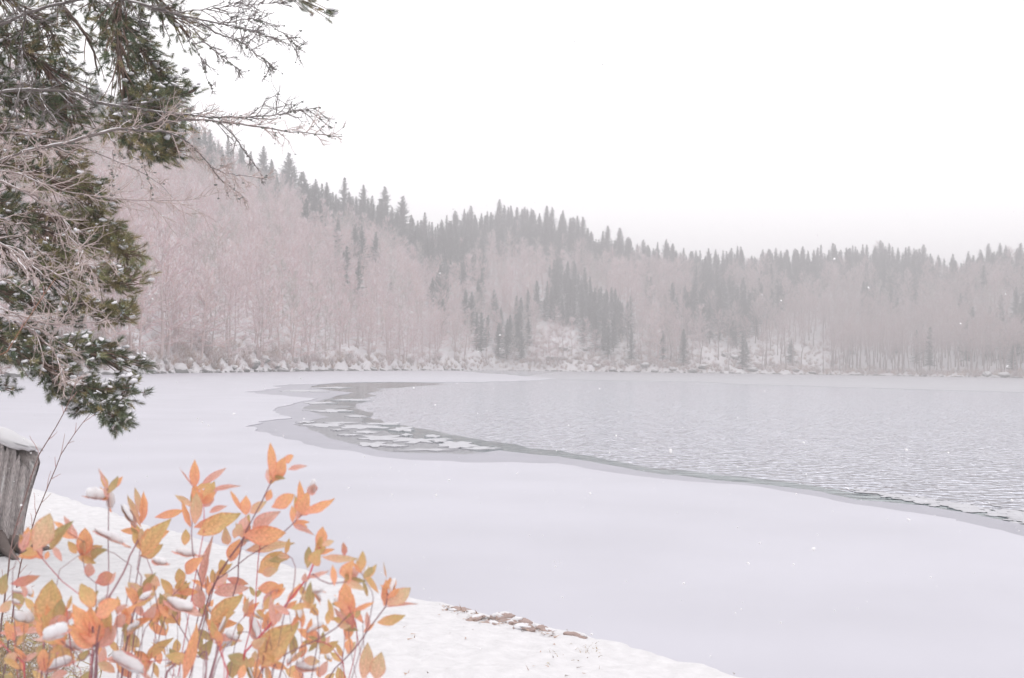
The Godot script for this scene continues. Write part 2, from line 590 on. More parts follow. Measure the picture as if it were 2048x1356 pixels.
func make_boulders() -> void:
	var spots := [[300, 0.3, 2.6, 0.9], [356, 0.6, 3.4, 2.2], [378, 2.4, 1.8, 1.2], [330, 2.2, 1.4, 0.8], [436, 0.4, 1.2, 0.6], [468, 1.2, 1.4, 0.8], [492, 0.4, 2.0, 1.0], [505, 2.6, 3.4, 1.5], [520, 0.6, 2.2, 1.1], [528, 3.4, 2.6, 1.2], [538, 0.7, 1.6, 0.8], [551, 1.6, 2.2, 0.9], [566, 0.4, 2.6, 0.9], [590, 0.8, 2.2, 0.7], [640, 0.5, 2.6, 0.8], [700, 0.5, 2.4, 0.9], [745, 0.7, 3.0, 1.3], [763, 0.3, 2.0, 0.8], [790, 0.6, 2.4, 0.8], [846, 0.4, 2.4, 0.7], [905, 0.5, 2.6, 0.8],
		[1102, 8.0, 4.0, 1.8], [1128, 16.0, 4.0, 1.6], [1175, 22.0, 5.0, 2.0], [1195, 3.0, 3.4, 1.5], [1225, 1.0, 3.0, 1.4], [1246, 5.0, 3.0, 2.6], [1290, 3.0, 3.6, 1.8], [1310, 1.0, 3.0, 1.2], [1345, 2.0, 3.6, 1.4], [1388, 1.0, 4.0, 1.6], [1408, 4.0, 5.0, 1.6], [1452, 24.0, 4.5, 2.2], [1470, 16.0, 4.0, 2.0], [1492, 9.0, 4.2, 2.0], [1505, 3.0, 4.6, 1.6], [1590, 3.0, 4.2, 1.2], [1625, 1.6, 3.8, 1.0], [1975, 1.5, 4.0, 2.2], [2008, 1.5, 4.6, 1.8]]
	var n := 0
	for s in spots:
		n += 1
		var o := base("boulder", land(s[0], s[1]) + Vector3(0, s[3] * R(-0.1, 0.15), 0), R(-0.6, 0.6))
		var m := boulder(Vector3(s[2] * 0.5, s[3] * 0.62, s[2] * R(0.35, 0.55)), 100 + n)
		put("stone", m[0], M.rock, o)
		put("snow_cap", m[1], M.snow, o)
		tag(o, "%s snow capped boulder, %s rock from the left along the far waterline" % ["large grey" if s[2] > 3.2 else "low grey" if s[3] < 0.9 else "rounded grey", ordinal(n)], "boulder", "boulders on the far shore")
	var chips := Build.new()
	for k in 900:
		var px := R(-60, 2200)
		var size := R(0.15, 0.5) * (1.0 if k % 9 else 2.0)
		chips.blob(land(px, R(-0.35, 0.5)) + Vector3(0, 0.05, 0), Vector3(size * R(0.8, 1.8), size * R(0.4, 0.8), size), Color(0.17, 0.165, 0.17) if k % 5 else Color(0.6, 0.59, 0.6), 0.6, rng, 3, 6)
	stuff(put("shoreline_stones", chips.mesh(), M.tree), "dark wet stones lining the far waterline", "stones")
	var log_ := Build.new()
	var a := land(262, 1.6) + Vector3(0, 1.3, 0)
	var e := land(321, -1.0) + Vector3(0, 0.35, 0)
	log_.tube(PackedVector3Array([a, a.lerp(e, 0.5) + Vector3(0, 0.25, 0), e]), PackedFloat32Array([0.34, 0.3, 0.16]), 8, Color(0.25, 0.2, 0.18), true)
	var fallen := base("fallen_trunk")
	put("trunk", log_.mesh(), M.tree, fallen)
	var lid := Build.new()
	lid.tube(PackedVector3Array([a + Vector3(0, 0.17, 0.05), a.lerp(e, 0.5) + Vector3(0, 0.4, 0.05), e + Vector3(0, 0.09, 0.03)]), PackedFloat32Array([0.32, 0.28, 0.14]), 8, Color(0.86, 0.84, 0.86), true)
	put("snow_cap", lid.mesh(), M.tree, fallen)
	tag(fallen, "snow covered fallen trunk sloping down to the ice beside the pine", "fallen trunk")


# ---------------------------------------------------------------- lake

func rough_line(p: Array, step: float, amount: float) -> PackedVector2Array:   # pixels on the lake, joined by an uneven line in the world
	var out := PackedVector2Array()
	for k in p.size() - 1:
		var a := on(p[k][0], p[k][1])
		var b := on(p[k + 1][0], p[k + 1][1])
		var near := maxf(8.0, minf(-a.z, -b.z))
		var many := clampi(int(a.distance_to(b) / (step * near * 0.02)), 1, 26)
		for m in many:
			var q := a.lerp(b, float(m) / many)
			var d := amount * near * 0.012
			out.append(Vector2(q.x + fine.get_noise_2d(q.x * 22.0 / near * 14.0, q.z * 9.0 / near * 14.0) * d, q.z + fine.get_noise_2d(q.z * 9.0 / near * 14.0 + 90.0, q.x * 22.0 / near * 14.0) * d * 2.2))
	var e := on(p[-1][0], p[-1][1])
	out.append(Vector2(e.x, e.z))
	return out


func slab(outline: PackedVector2Array, top: float, bottom: float) -> ArrayMesh:
	var b := Build.new()
	var clean := PackedVector2Array()
	var most := -1.0
	for part in Geometry2D.offset_polygon(outline, 0.004):      # unties an outline that crosses itself
		var a2 := 0.0
		for k in part.size():
			a2 += part[k].cross(part[(k + 1) % part.size()])
		if absf(a2) > most:
			most = absf(a2)
			clean = part
	outline = clean
	var area := 0.0
	for k in outline.size():
		area += outline[k].cross(outline[(k + 1) % outline.size()])
	if area < 0:
		outline.reverse()
	var t := Geometry2D.triangulate_polygon(outline)
	if t.is_empty():
		print("not triangulated: ", outline.size())
	for q in outline:
		b.v.append(Vector3(q.x, top, q.y)); b.n.append(Vector3.UP); b.c.append(Color.WHITE); b.uv.append(q)
	for k in range(0, t.size(), 3):
		var a := b.v[t[k]]
		if (b.v[t[k + 2]] - a).cross(b.v[t[k + 1]] - a).y > 0:
			b.i.append(t[k]); b.i.append(t[k + 1]); b.i.append(t[k + 2])
		else:
			b.i.append(t[k]); b.i.append(t[k + 2]); b.i.append(t[k + 1])
	for k in outline.size():
		var p := outline[k]
		var q := outline[(k + 1) % outline.size()]
		var f := b.v.size()
		var m := Vector3(q.y - p.y, 0, p.x - q.x).normalized()
		for c in [Vector3(p.x, top, p.y), Vector3(q.x, top, q.y), Vector3(q.x, bottom, q.y), Vector3(p.x, bottom, p.y)]:
			b.v.append(c); b.n.append(m); b.c.append(Color.WHITE); b.uv.append(Vector2(c.x, c.z))
		if (b.v[f + 2] - b.v[f]).cross(b.v[f + 1] - b.v[f]).dot(m) > 0:
			b.i.append_array(PackedInt32Array([f, f + 1, f + 2, f, f + 2, f + 3]))
		else:
			b.i.append_array(PackedInt32Array([f, f + 2, f + 1, f, f + 3, f + 2]))
	return b.mesh()


func world_points(p: Array) -> PackedVector2Array:
	var out := PackedVector2Array()
	for q in p:
		out.append(Vector2(q[0], q[1]))
	return out


func make_lake() -> void:
	var w := Build.new()
	for q in [Vector2(-420, 60), Vector2(420, 60), Vector2(420, -640), Vector2(-420, -640)]:
		w.v.append(Vector3(q.x, 0, q.y)); w.n.append(Vector3.UP); w.c.append(Color.WHITE); w.uv.append(q)
	w.i = PackedInt32Array([0, 2, 1, 0, 3, 2])
	structure(put("lake_water", w.mesh(), M.water), "open rippled grey lake water")
	var bed := PlaneMesh.new()
	bed.size = Vector2(1500, 1300)
	structure(put("ground", bed, M.hill), "level snowy ground under and beyond the lake")
	self.get_node("ground").position = Vector3(0, -3.0, -330)
	# the white ice: its edge against the thin grey ice, from the right of the view to the left, round the bay and back along the far shore
	var edge := rough_line([[2048, 1078], [2010, 1069], [1973, 1062], [1896, 1042], [1794, 1026], [1650, 1003], [1517, 980], [1379, 966], [1246, 952], [1113, 932], [1020, 929], [930, 929], [821, 922], [713, 910], [641, 897], [568, 881], [521, 866], [500, 855], [521, 846], [554, 841], [583, 838], [557, 832], [545, 823], [554, 816], [590, 807], [637, 798], [579, 794], [525, 789], [498, 785], [532, 781], [560, 777], [545, 773], [575, 770], [640, 769], [691, 766], [785, 764.5], [930, 765], [1020, 763.5], [1070, 761], [1110, 757.5], [1074, 755], [1002, 749], [935, 743.5]], 0.6, 0.6)
	var outline := world_points([[-75, -8], [-8, 20], [30, 20], [46, 2], [24, -12.5]])
	outline.append_array(edge)
	outline.append_array(world_points([[-24, -455], [-62, -330], [-72, -180], [-74, -100]]))
	structure(put("ice_sheet", slab(outline, 0.045, -0.03), M.ice), "pale snow dusted ice covering the near half of the lake")
	# the thin grey ice along that edge
	var thin := rough_line([[2120, 1068], [2048, 1051], [1947, 1031], [1840, 1012], [1717, 1001], [1640, 986], [1589, 979], [1461, 965], [1333, 950], [1154, 921], [1005, 902], [930, 910], [785, 904], [740, 896], [691, 888], [641, 866], [600, 853], [586, 850], [625, 840], [660, 835], [640, 828], [604, 818], [625, 806], [662, 797], [700, 786], [645, 778], [620, 774], [640, 769.5]], 0.7, 0.5)
	var inner := thin.duplicate()
	inner.append_array(world_points([[-30, -150], [-45, -110], [-16, -40], [-4, -24], [2, -20], [6, -14], [8, -14.5]]))
	structure(put("thin_ice", slab(inner, 0.018, -0.03), M.grey_ice), "thin grey ice rim between the white ice and open water")
	# still water along the rim: no wind reaches it
	var still := rough_line([[2048, 1030], [1845, 999], [1700, 985], [1560, 964], [1461, 953], [1333, 938], [1154, 910], [1040, 893], [960, 880], [880, 866], [800, 849], [760, 838], [735, 824], [700, 815], [725, 800], [745, 788], [760, 778], [900, 768]], 0.8, 0.8)
	var calm := still.duplicate()
	calm.append_array(world_points([[-40, -190], [-45, -110], [-16, -40], [-4, -24], [2, -20], [6, -14], [8, -14.5]]))
	structure(put("still_water", slab(calm, 0.006, -0.02), M.still), "dark still water beside the ice edge")
	# the pale band of young ice before the far right shore
	var band := rough_line([[1050, 752.5], [1120, 759], [1250, 762], [1400, 764], [1480, 769], [1600, 772], [1750, 777], [1900, 781], [2048, 785], [2300, 800]], 1.0, 0.5)
	band.append_array(world_points([[300, -440], [190, -453], [100, -492], [20, -492]]))
	structure(put("far_ice", slab(band, 0.02, -0.03), M.far_ice), "pale band of young ice before the far right shore")
	var bay := rough_line([[965, 906], [900, 897], [850, 884], [815, 873], [770, 860], [742, 850], [716, 842], [745, 834], [700, 830], [668, 826], [690, 814], [650, 806], [672, 798], [640, 792], [690, 786], [640, 781]], 0.6, 1.1)
	bay.append_array(rough_line([[600, 790], [575, 812], [560, 835], [530, 856], [640, 892], [790, 908], [900, 914]], 1.0, 0.2))
	structure(put("bay_ice", slab(bay, 0.011, -0.02), M.bay_ice), "thin dark broken ice filling the point of the bay")
	# broken floes
	var n := 0
	for f in [[640, 852, 46, 4.5], [724, 856, 50, 4], [735, 866, 26, 3], [806, 860, 27, 5.5], [680, 847, 30, 2.5], [770, 849, 40, 2.6], [764, 878, 52, 5], [834, 883, 56, 6], [866, 874, 16, 3], [914, 892, 42, 8.5], [962, 899, 40, 3], [748, 891, 30, 5], [856, 902, 60, 2.4], [712, 834, 22, 2], [664, 823, 44, 3.2], [640, 807, 30, 2.4], [706, 801, 40, 2], [610, 783, 60, 2.2], [664, 776, 50, 1.6], [790, 894, 20, 2.4], [700, 872, 24, 2], [880, 885, 18, 2.4], [610, 846, 18, 1.8], [812, 872, 14, 2], [676, 862, 16, 1.6]]:
		n += 1
		var ring := PackedVector2Array()
		var sides := 19
		for k in sides:
			var a := TAU * k / sides
			var r := 0.8 + 0.75 * fine.get_noise_2d(k * 37.0, n * 91.0) + (0.3 if k % 5 == n % 5 else 0.0) - (0.2 if k % 7 == n % 7 else 0.0)
			var q := on(f[0] + cos(a) * f[2] * r, f[1] + sin(a) * f[3] * r)
			ring.append(Vector2(q.x, q.z))
		var o := put("ice_floe", slab(ring, 0.034 + n * 0.0006, -0.02), M.floe)
		var size := "long thin" if f[2] > 9.0 * f[3] else "broad" if f[2] > 42 else "small"
		tag(o, "%s white ice floe, %s of the broken pieces counting outward from the grey rim" % [size, ordinal(n)] if f[1] > 830 else "%s pale floe, %s of the strips in the bay mouth" % [size, ordinal(n)], "ice floe", "floes broken off the ice edge")
	# white slush thrown up on the rim at the right
	var slush := Build.new()
	for k in 420:
		var q := rng.randf()
		var px := lerpf(1700, 2120, pow(q, 0.7))
		var py := 979.0 + (px - 1700.0) * 0.163 + rng.randfn() * lerpf(1.5, 7.0, q)
		var p := on(px, py)
		slush.blob(p + Vector3(0, 0.012, 0), Vector3(R(0.03, 0.13), R(0.005, 0.013), R(0.04, 0.2)), Color.WHITE, 0.5, rng, 3, 7)
	var sl := put("slush", slush.mesh(), M.floe)
	stuff(sl, "white slush heaped along the grey ice rim at the right", "slush")


# ---------------------------------------------------------------- the near bank

var bank_line := [[60.0, 12.0], [26.0, 6.0], [12.0, 0.0], [6.1, -4.2], [1.85, -8.45], [0.45, -10.1], [-0.93, -11.35], [-3.4, -14.4], [-6.2, -18.2], [-14.0, -29.0], [-32.0, -46.0], [-62.0, -58.0]]
var inland := Vector3(-0.747, 0, 0.665)


func bank_height(x: float, z: float, t: float) -> float:
	var h := -0.25 + 0.37 * smoothstep(-0.25, 0.22, t) + maxf(t, 0) * 0.052
	if t > 14:
		h -= (t - 14) * 0.03
	h += (noise.get_noise_2d(x * 16.0, z * 16.0) * 0.07 + fine.get_noise_2d(x * 55.0, z * 55.0) * 0.03) * smoothstep(-0.1, 0.8, t)
	return h + fine.get_noise_2d(x * 190.0, z * 190.0) * 0.008


func bank_distance(x: float, z: float) -> float:      # how far inland
	for k in bank_line.size() - 1:
		var a := Vector2(bank_line[k][0], bank_line[k][1])
		var b := Vector2(bank_line[k + 1][0], bank_line[k + 1][1])
		var hit = Geometry2D.line_intersects_line(Vector2(x, z), Vector2(inland.x, inland.z), a, b - a)
		if hit != null:
			var s: float = (hit - a).dot(b - a) / (b - a).length_squared()
			if s >= 0 and s <= 1:
				return (Vector2(x, z) - hit).dot(Vector2(inland.x, inland.z))
	return 20.0


func on_bank(x: float, z: float) -> Vector3:
	return Vector3(x, bank_height(x, z, bank_distance(x, z)), z)


func bank_at(px: float, py: float) -> Vector3:       # where a pixel of the photograph meets the bank
	var h := 0.2
	var q := Vector3.ZERO
	for k in 6:
		q = on(px, py, h)
		h = bank_height(q.x, q.z, bank_distance(q.x, q.z))
	return on_bank(q.x, q.z)


func make_bank() -> void:
	var b := Build.new()
	var foot := PackedVector2Array()
	for k in bank_line.size() - 1:
		var p := Vector2(bank_line[k][0], bank_line[k][1])
		var q := Vector2(bank_line[k + 1][0], bank_line[k + 1][1])
		var many := int(p.distance_to(q) / (0.07 if k > 2 and k < 9 else 0.8)) + 1
		for m in many:
			var s := p.lerp(q, float(m) / many)
			foot.append(s)
	foot.append(Vector2(bank_line[-1][0], bank_line[-1][1]))
	var ts := [-0.5, -0.25, -0.14, -0.06, 0.0, 0.07, 0.15, 0.24, 0.35]
	var t := 0.45
	while t < 11:
		ts.append(t)
		t += 0.09 if t < 5 else 0.2
	ts.append_array([12.0, 14.0, 18.0, 25.0, 40.0, 80.0, 160.0])
	var w: int = ts.size()
	for f in foot:
		var shift := fine.get_noise_2d(f.x * 60.0, f.y * 60.0) * 0.09 + noise.get_noise_2d(f.x * 40.0, f.y * 40.0) * 0.12
		for tt in ts:
			var q: Vector2 = f + Vector2(inland.x, inland.z) * (tt + shift * (1.0 - smoothstep(0.0, 2.0, tt)))
			b.v.append(Vector3(q.x, bank_height(q.x, q.y, tt), q.y))
			b.c.append(Color.WHITE)
	for a in foot.size() - 1:
		for r in w - 1:
			var p := a * w + r
			b.i.append(p); b.i.append(p + 1); b.i.append(p + w)
			b.i.append(p + 1); b.i.append(p + w + 1); b.i.append(p + w)
	b.n.resize(b.v.size())
	b.n.fill(Vector3.ZERO)
	var up := 0.0
	for k in range(0, b.i.size(), 3):
		var m := (b.v[b.i[k + 2]] - b.v[b.i[k]]).cross(b.v[b.i[k + 1]] - b.v[b.i[k]])
		up += m.y
		for q in 3:
			b.n[b.i[k + q]] += m
	for k in b.n.size():
		b.n[k] = b.n[k].normalized()
	if up < 0:
		print("bank faces down")
	structure(put("snowy_bank", b.mesh(), M.bank), "snow covered near bank sloping down to the ice")
	# stones laid bare at the water's edge
	var n := 0
	for s in [[921, 1218, 0.16, 0.05], [905, 1221, 0.1, 0.04], [950, 1236, 0.13, 0.05], [986, 1224, 0.14, 0.06], [996, 1236, 0.12, 0.06], [1012, 1232, 0.16, 0.07], [1010, 1243, 0.12, 0.05], [1024, 1246, 0.13, 0.06], [1036, 1241, 0.12, 0.06], [1052, 1246, 0.12, 0.06], [1048, 1257, 0.16, 0.06], [1068, 1254, 0.14, 0.07], [1082, 1258, 0.11, 0.06], [984, 1246, 0.14, 0.04], [1094, 1262, 0.1, 0.05], [1142, 1268, 0.12, 0.04], [1160, 1272, 0.1, 0.04]]:
		n += 1
		var q := bank_at(s[0], s[1])
		var o := base("shore_stone", q + Vector3(0, -s[3] * R(0.0, 0.35), 0), R(0, 3))
		o.rotation.x = R(-0.2, 0.2)
		o.rotation.z = R(-0.2, 0.2)
		var m := boulder(Vector3(s[2] * R(0.4, 0.8), s[3] * 0.55, s[2] * R(0.35, 0.6)), 300 + n)
		put("stone", m[0], M.red_rock, o)
		if n % 3 != 1:
			var cap := put("snow_cap", m[1], M.snow, o)
			cap.scale = Vector3(R(0.5, 0.85), 0.8, R(0.5, 0.85))
			cap.position = Vector3(R(-0.02, 0.02), s[3] * 0.22, R(-0.01, 0.02))
		tag(o, "%s reddish stone, %s along the bare strip of the near bank from the bush" % ["flat" if s[3] < 0.055 else "blunt", ordinal(n)], "stone", "stones bared at the near waterline")
	# litter: bits of twig and leaf lying on the snow
	var lit := Build.new()
	for k in 245:
		var px := R(780, 1500)
		var py := R(1190, 1356)
		if k < 190:
			px = R(880, 1110)
			py = 1213 + (px - 890) * 0.24 + absf(rng.randfn()) * 7.0
		var q := bank_at(px, py) + Vector3(0, 0.008, 0)
		if bank_distance(q.x, q.z) < 0.03:
			continue
		var d := Vector3(R(-1, 1), R(0, 0.3), R(-1, 1)).normalized() * R(0.012, 0.05)
		var e := d.cross(Vector3(R(-1, 1), 1, R(-1, 1))).normalized() * R(0.003, 0.012)
		var col := Color(0.42, 0.31, 0.26) if rng.randf() < 0.6 else Color(0.34, 0.31, 0.3)
		lit.tri(q - e, q + d, q + e, col)
		lit.tri(q + d, q + d * 1.5 - e * 0.3, q + e, col)
	stuff(put("leaf_litter", lit.mesh(), M.tree), "brown leaf and twig litter strewn on the near snow", "leaf litter")
	# withered grass: under the bush and single blades through the snow
	var g := Build.new()
	for k in 1500:
		var px := absf(rng.randfn()) * 85.0 - 20.0
		var py := R(1250, 1390)
		var tall := R(0.06, 0.26)
		if k > 1050:
			px = R(-30, 60)
			py = R(1070, 1108)
		elif k > 1020:
			px = R(1080, 1200)
			py = R(1285, 1345)
			if rng.randf() < 0.3:
				px = 1172 + rng.randfn() * 7
				py = 1304 + rng.randfn() * 2
			tall = R(0.02, 0.07)
		var q := bank_at(px, py)
		var d := Vector3(R(-1, 1), R(0.3, 1.3), R(-1, 1)).normalized()
		var e := d.cross(Vector3(R(-1, 1), 0.1, R(-1, 1))).normalized() * 0.0035
		var col := Color(0.42, 0.32, 0.2).lerp(Color(0.25, 0.18, 0.13), rng.randf())
		if rng.randf() < 0.12:
			col = Color(0.4, 0.34, 0.1)
		var mid := q + d * tall * 0.6
		var end := mid + (d + Vector3(R(-0.6, 0.6), -0.7, R(-0.6, 0.6))).normalized() * tall * 0.5
		g.tri(q - e, mid, q + e, col)
		g.tri(mid - e * 0.8, end, mid + e * 0.8, col)
	stuff(put("dry_grass", g.mesh(), M.tree), "withered brown grass poking from the snow below the bush", "grass")


func make_stump() -> void:
	var foot := bank_at(-26, 1100)
	var o := base("tree_stump", foot)
	var b := Build.new()
	var rings := 22
	var sides := 96
	var high := 1.12
	for k in rings + 1:
		var q := float(k) / rings
		for s in sides:
			var a := TAU * s / sides
			var r := lerpf(0.28, 0.3, q) + 0.06 * pow(1.0 - q, 4.0) * (0.6 + 0.4 * sin(a * 5.0 + 1.0))
			r += fine.get_noise_3d(cos(a) * 90.0, q * 16.0, sin(a) * 90.0) * 0.05 + noise.get_noise_3d(cos(a) * 130.0, q * 25.0 + 50.0, sin(a) * 130.0) * 0.035
			r += 0.03 * fine.get_noise_3d(cos(a) * 330.0, q * 9.0, sin(a) * 330.0)
			r -= 0.025 * smoothstep(0.6, 1.0, sin(a * 7.0 + q * 2.5 + 2.0 * sin(a * 2.0)))
			var top := high - 0.2 * cos(a) - 0.06 * smoothstep(-0.2, 0.6, sin(a * 3.0 + 1.0)) + fine.get_noise_2d(cos(a) * 120.0, sin(a) * 120.0) * 0.16
			b.v.append(Vector3(cos(a) * r * 1.05 + 0.13 * q, -0.15 + (top + 0.15) * q, sin(a) * r * 0.8))
			var tone := 0.8 + 0.5 * fine.get_noise_3d(cos(a) * 160.0, q * 30.0, sin(a) * 160.0)
			b.c.append(Color(0.92, 0.83, 0.81) * tone)
	for k in rings:
		for s in sides:
			var p := k * sides + s
			var e := k * sides + (s + 1) % sides
			b.i.append_array(PackedInt32Array([p, e, p + sides, e, e + sides, p + sides]))
	var c := b.v.size()
	b.v.append(Vector3(0.12, high - 0.06, 0))
	b.c.append(Color(0.5, 0.42, 0.36))
	for s in sides:
		b.i.append_array(PackedInt32Array([rings * sides + s, rings * sides + (s + 1) % sides, c]))
	b.n.resize(b.v.size())
	b.n.fill(Vector3.ZERO)
	for k in range(0, b.i.size(), 3):
		var m := (b.v[b.i[k + 2]] - b.v[b.i[k]]).cross(b.v[b.i[k + 1]] - b.v[b.i[k]])
		for q in 3:
			b.n[b.i[k + q]] += m
	for k in b.n.size():
		b.n[k] = b.n[k].normalized()
	put("bark", b.mesh(), M.stump, o)
	var s2 := Build.new()
	s2.blob(Vector3(0.1, high + 0.0, 0), Vector3(0.33, 0.06, 0.25), Color.WHITE, 0.35, rng, 6, 22)
	var cap := put("snow_cap", s2.mesh(), M.snow, o)
	cap.rotation.z = -0.40
	cap.position = Vector3(-0.34, 0.13, 0)
	for k in 5:
		var r := Build.new()
		var a: float = [0.3, 1.1, 2.0, 0.75, -0.4][k]
		var d := Vector3(cos(a), 0, sin(a))
		var e := foot + d * 0.8
		var drop := on_bank(e.x, e.z).y - foot.y
		r.tube(PackedVector3Array([d * 0.24 + Vector3(0, 0.16, 0), d * 0.4 + Vector3(0, 0.05 + drop * 0.4, 0), d * 0.7 + Vector3(0, drop - 0.03, 0)]), PackedFloat32Array([0.08, 0.06, 0.02]), 7, Color(0.34, 0.28, 0.26), true)
		put("root", r.mesh(), M.stump, o)
	tag(o, "weathered grey broken stump topped with snow beside the bush", "stump")


# ---------------------------------------------------------------- near branches

func limb(b: Build, p: PackedVector3Array, r0: float, r1: float, sides: int, col: Color, snow: Build, share: float) -> void:
	var r := PackedFloat32Array()
	var dusting := PackedVector3Array()
	var sr := PackedFloat32Array()
	for k in p.size():
		var q := float(k) / (p.size() - 1)
		r.append(lerpf(r0, r1, q))
		dusting.append(p[k] + Vector3(0, r[k] * 0.62, 0))
		sr.append(r[k] * 0.62 * (0.15 if k == 0 or k == p.size() - 1 else R(0.8, 1.15)))
	b.tube(p, r, sides, col)
	if snow and share > 0:
		var from := 0
		while from < p.size() - 1:
			var until := mini(p.size() - 1, from + 2 + rng.randi() % 5)
			if rng.randf() < share and until > from:
				var dp := dusting.slice(from, until + 1)
				var rr := sr.slice(from, until + 1)
				rr[0] *= 0.3
				rr[-1] *= 0.3
				snow.tube(dp, rr, 5, Color(0.72, 0.7, 0.715))
			from = until


func wiggle(a: Vector3, dir: Vector3, long: float, bits: int, amount: float, droop: float) -> PackedVector3Array:
	var out := PackedVector3Array([a])
	var d := dir.normalized()
	for k in bits:
		d = (d + Vector3(R(-1, 1), R(-1, 1) - droop, R(-1, 1)) * amount).normalized()
		out.append(out[-1] + d * long / bits)
	return out


func smooth_line(p: PackedVector3Array, bits: int, jitter: float) -> PackedVector3Array:
	var c := Curve3D.new()
	for k in p.size():
		var tan_ := (p[mini(k + 1, p.size() - 1)] - p[maxi(k - 1, 0)]) / 6.0
		c.add_point(p[k], -tan_, tan_)
	var out := PackedVector3Array()
	var long := c.get_baked_length()
	for k in bits + 1:
		var q := c.sample_baked(long * k / bits, true)
		if k > 0 and k < bits:
			q += Vector3(R(-1, 1), R(-1, 1), R(-1, 1)) * jitter
		out.append(q)
	return out


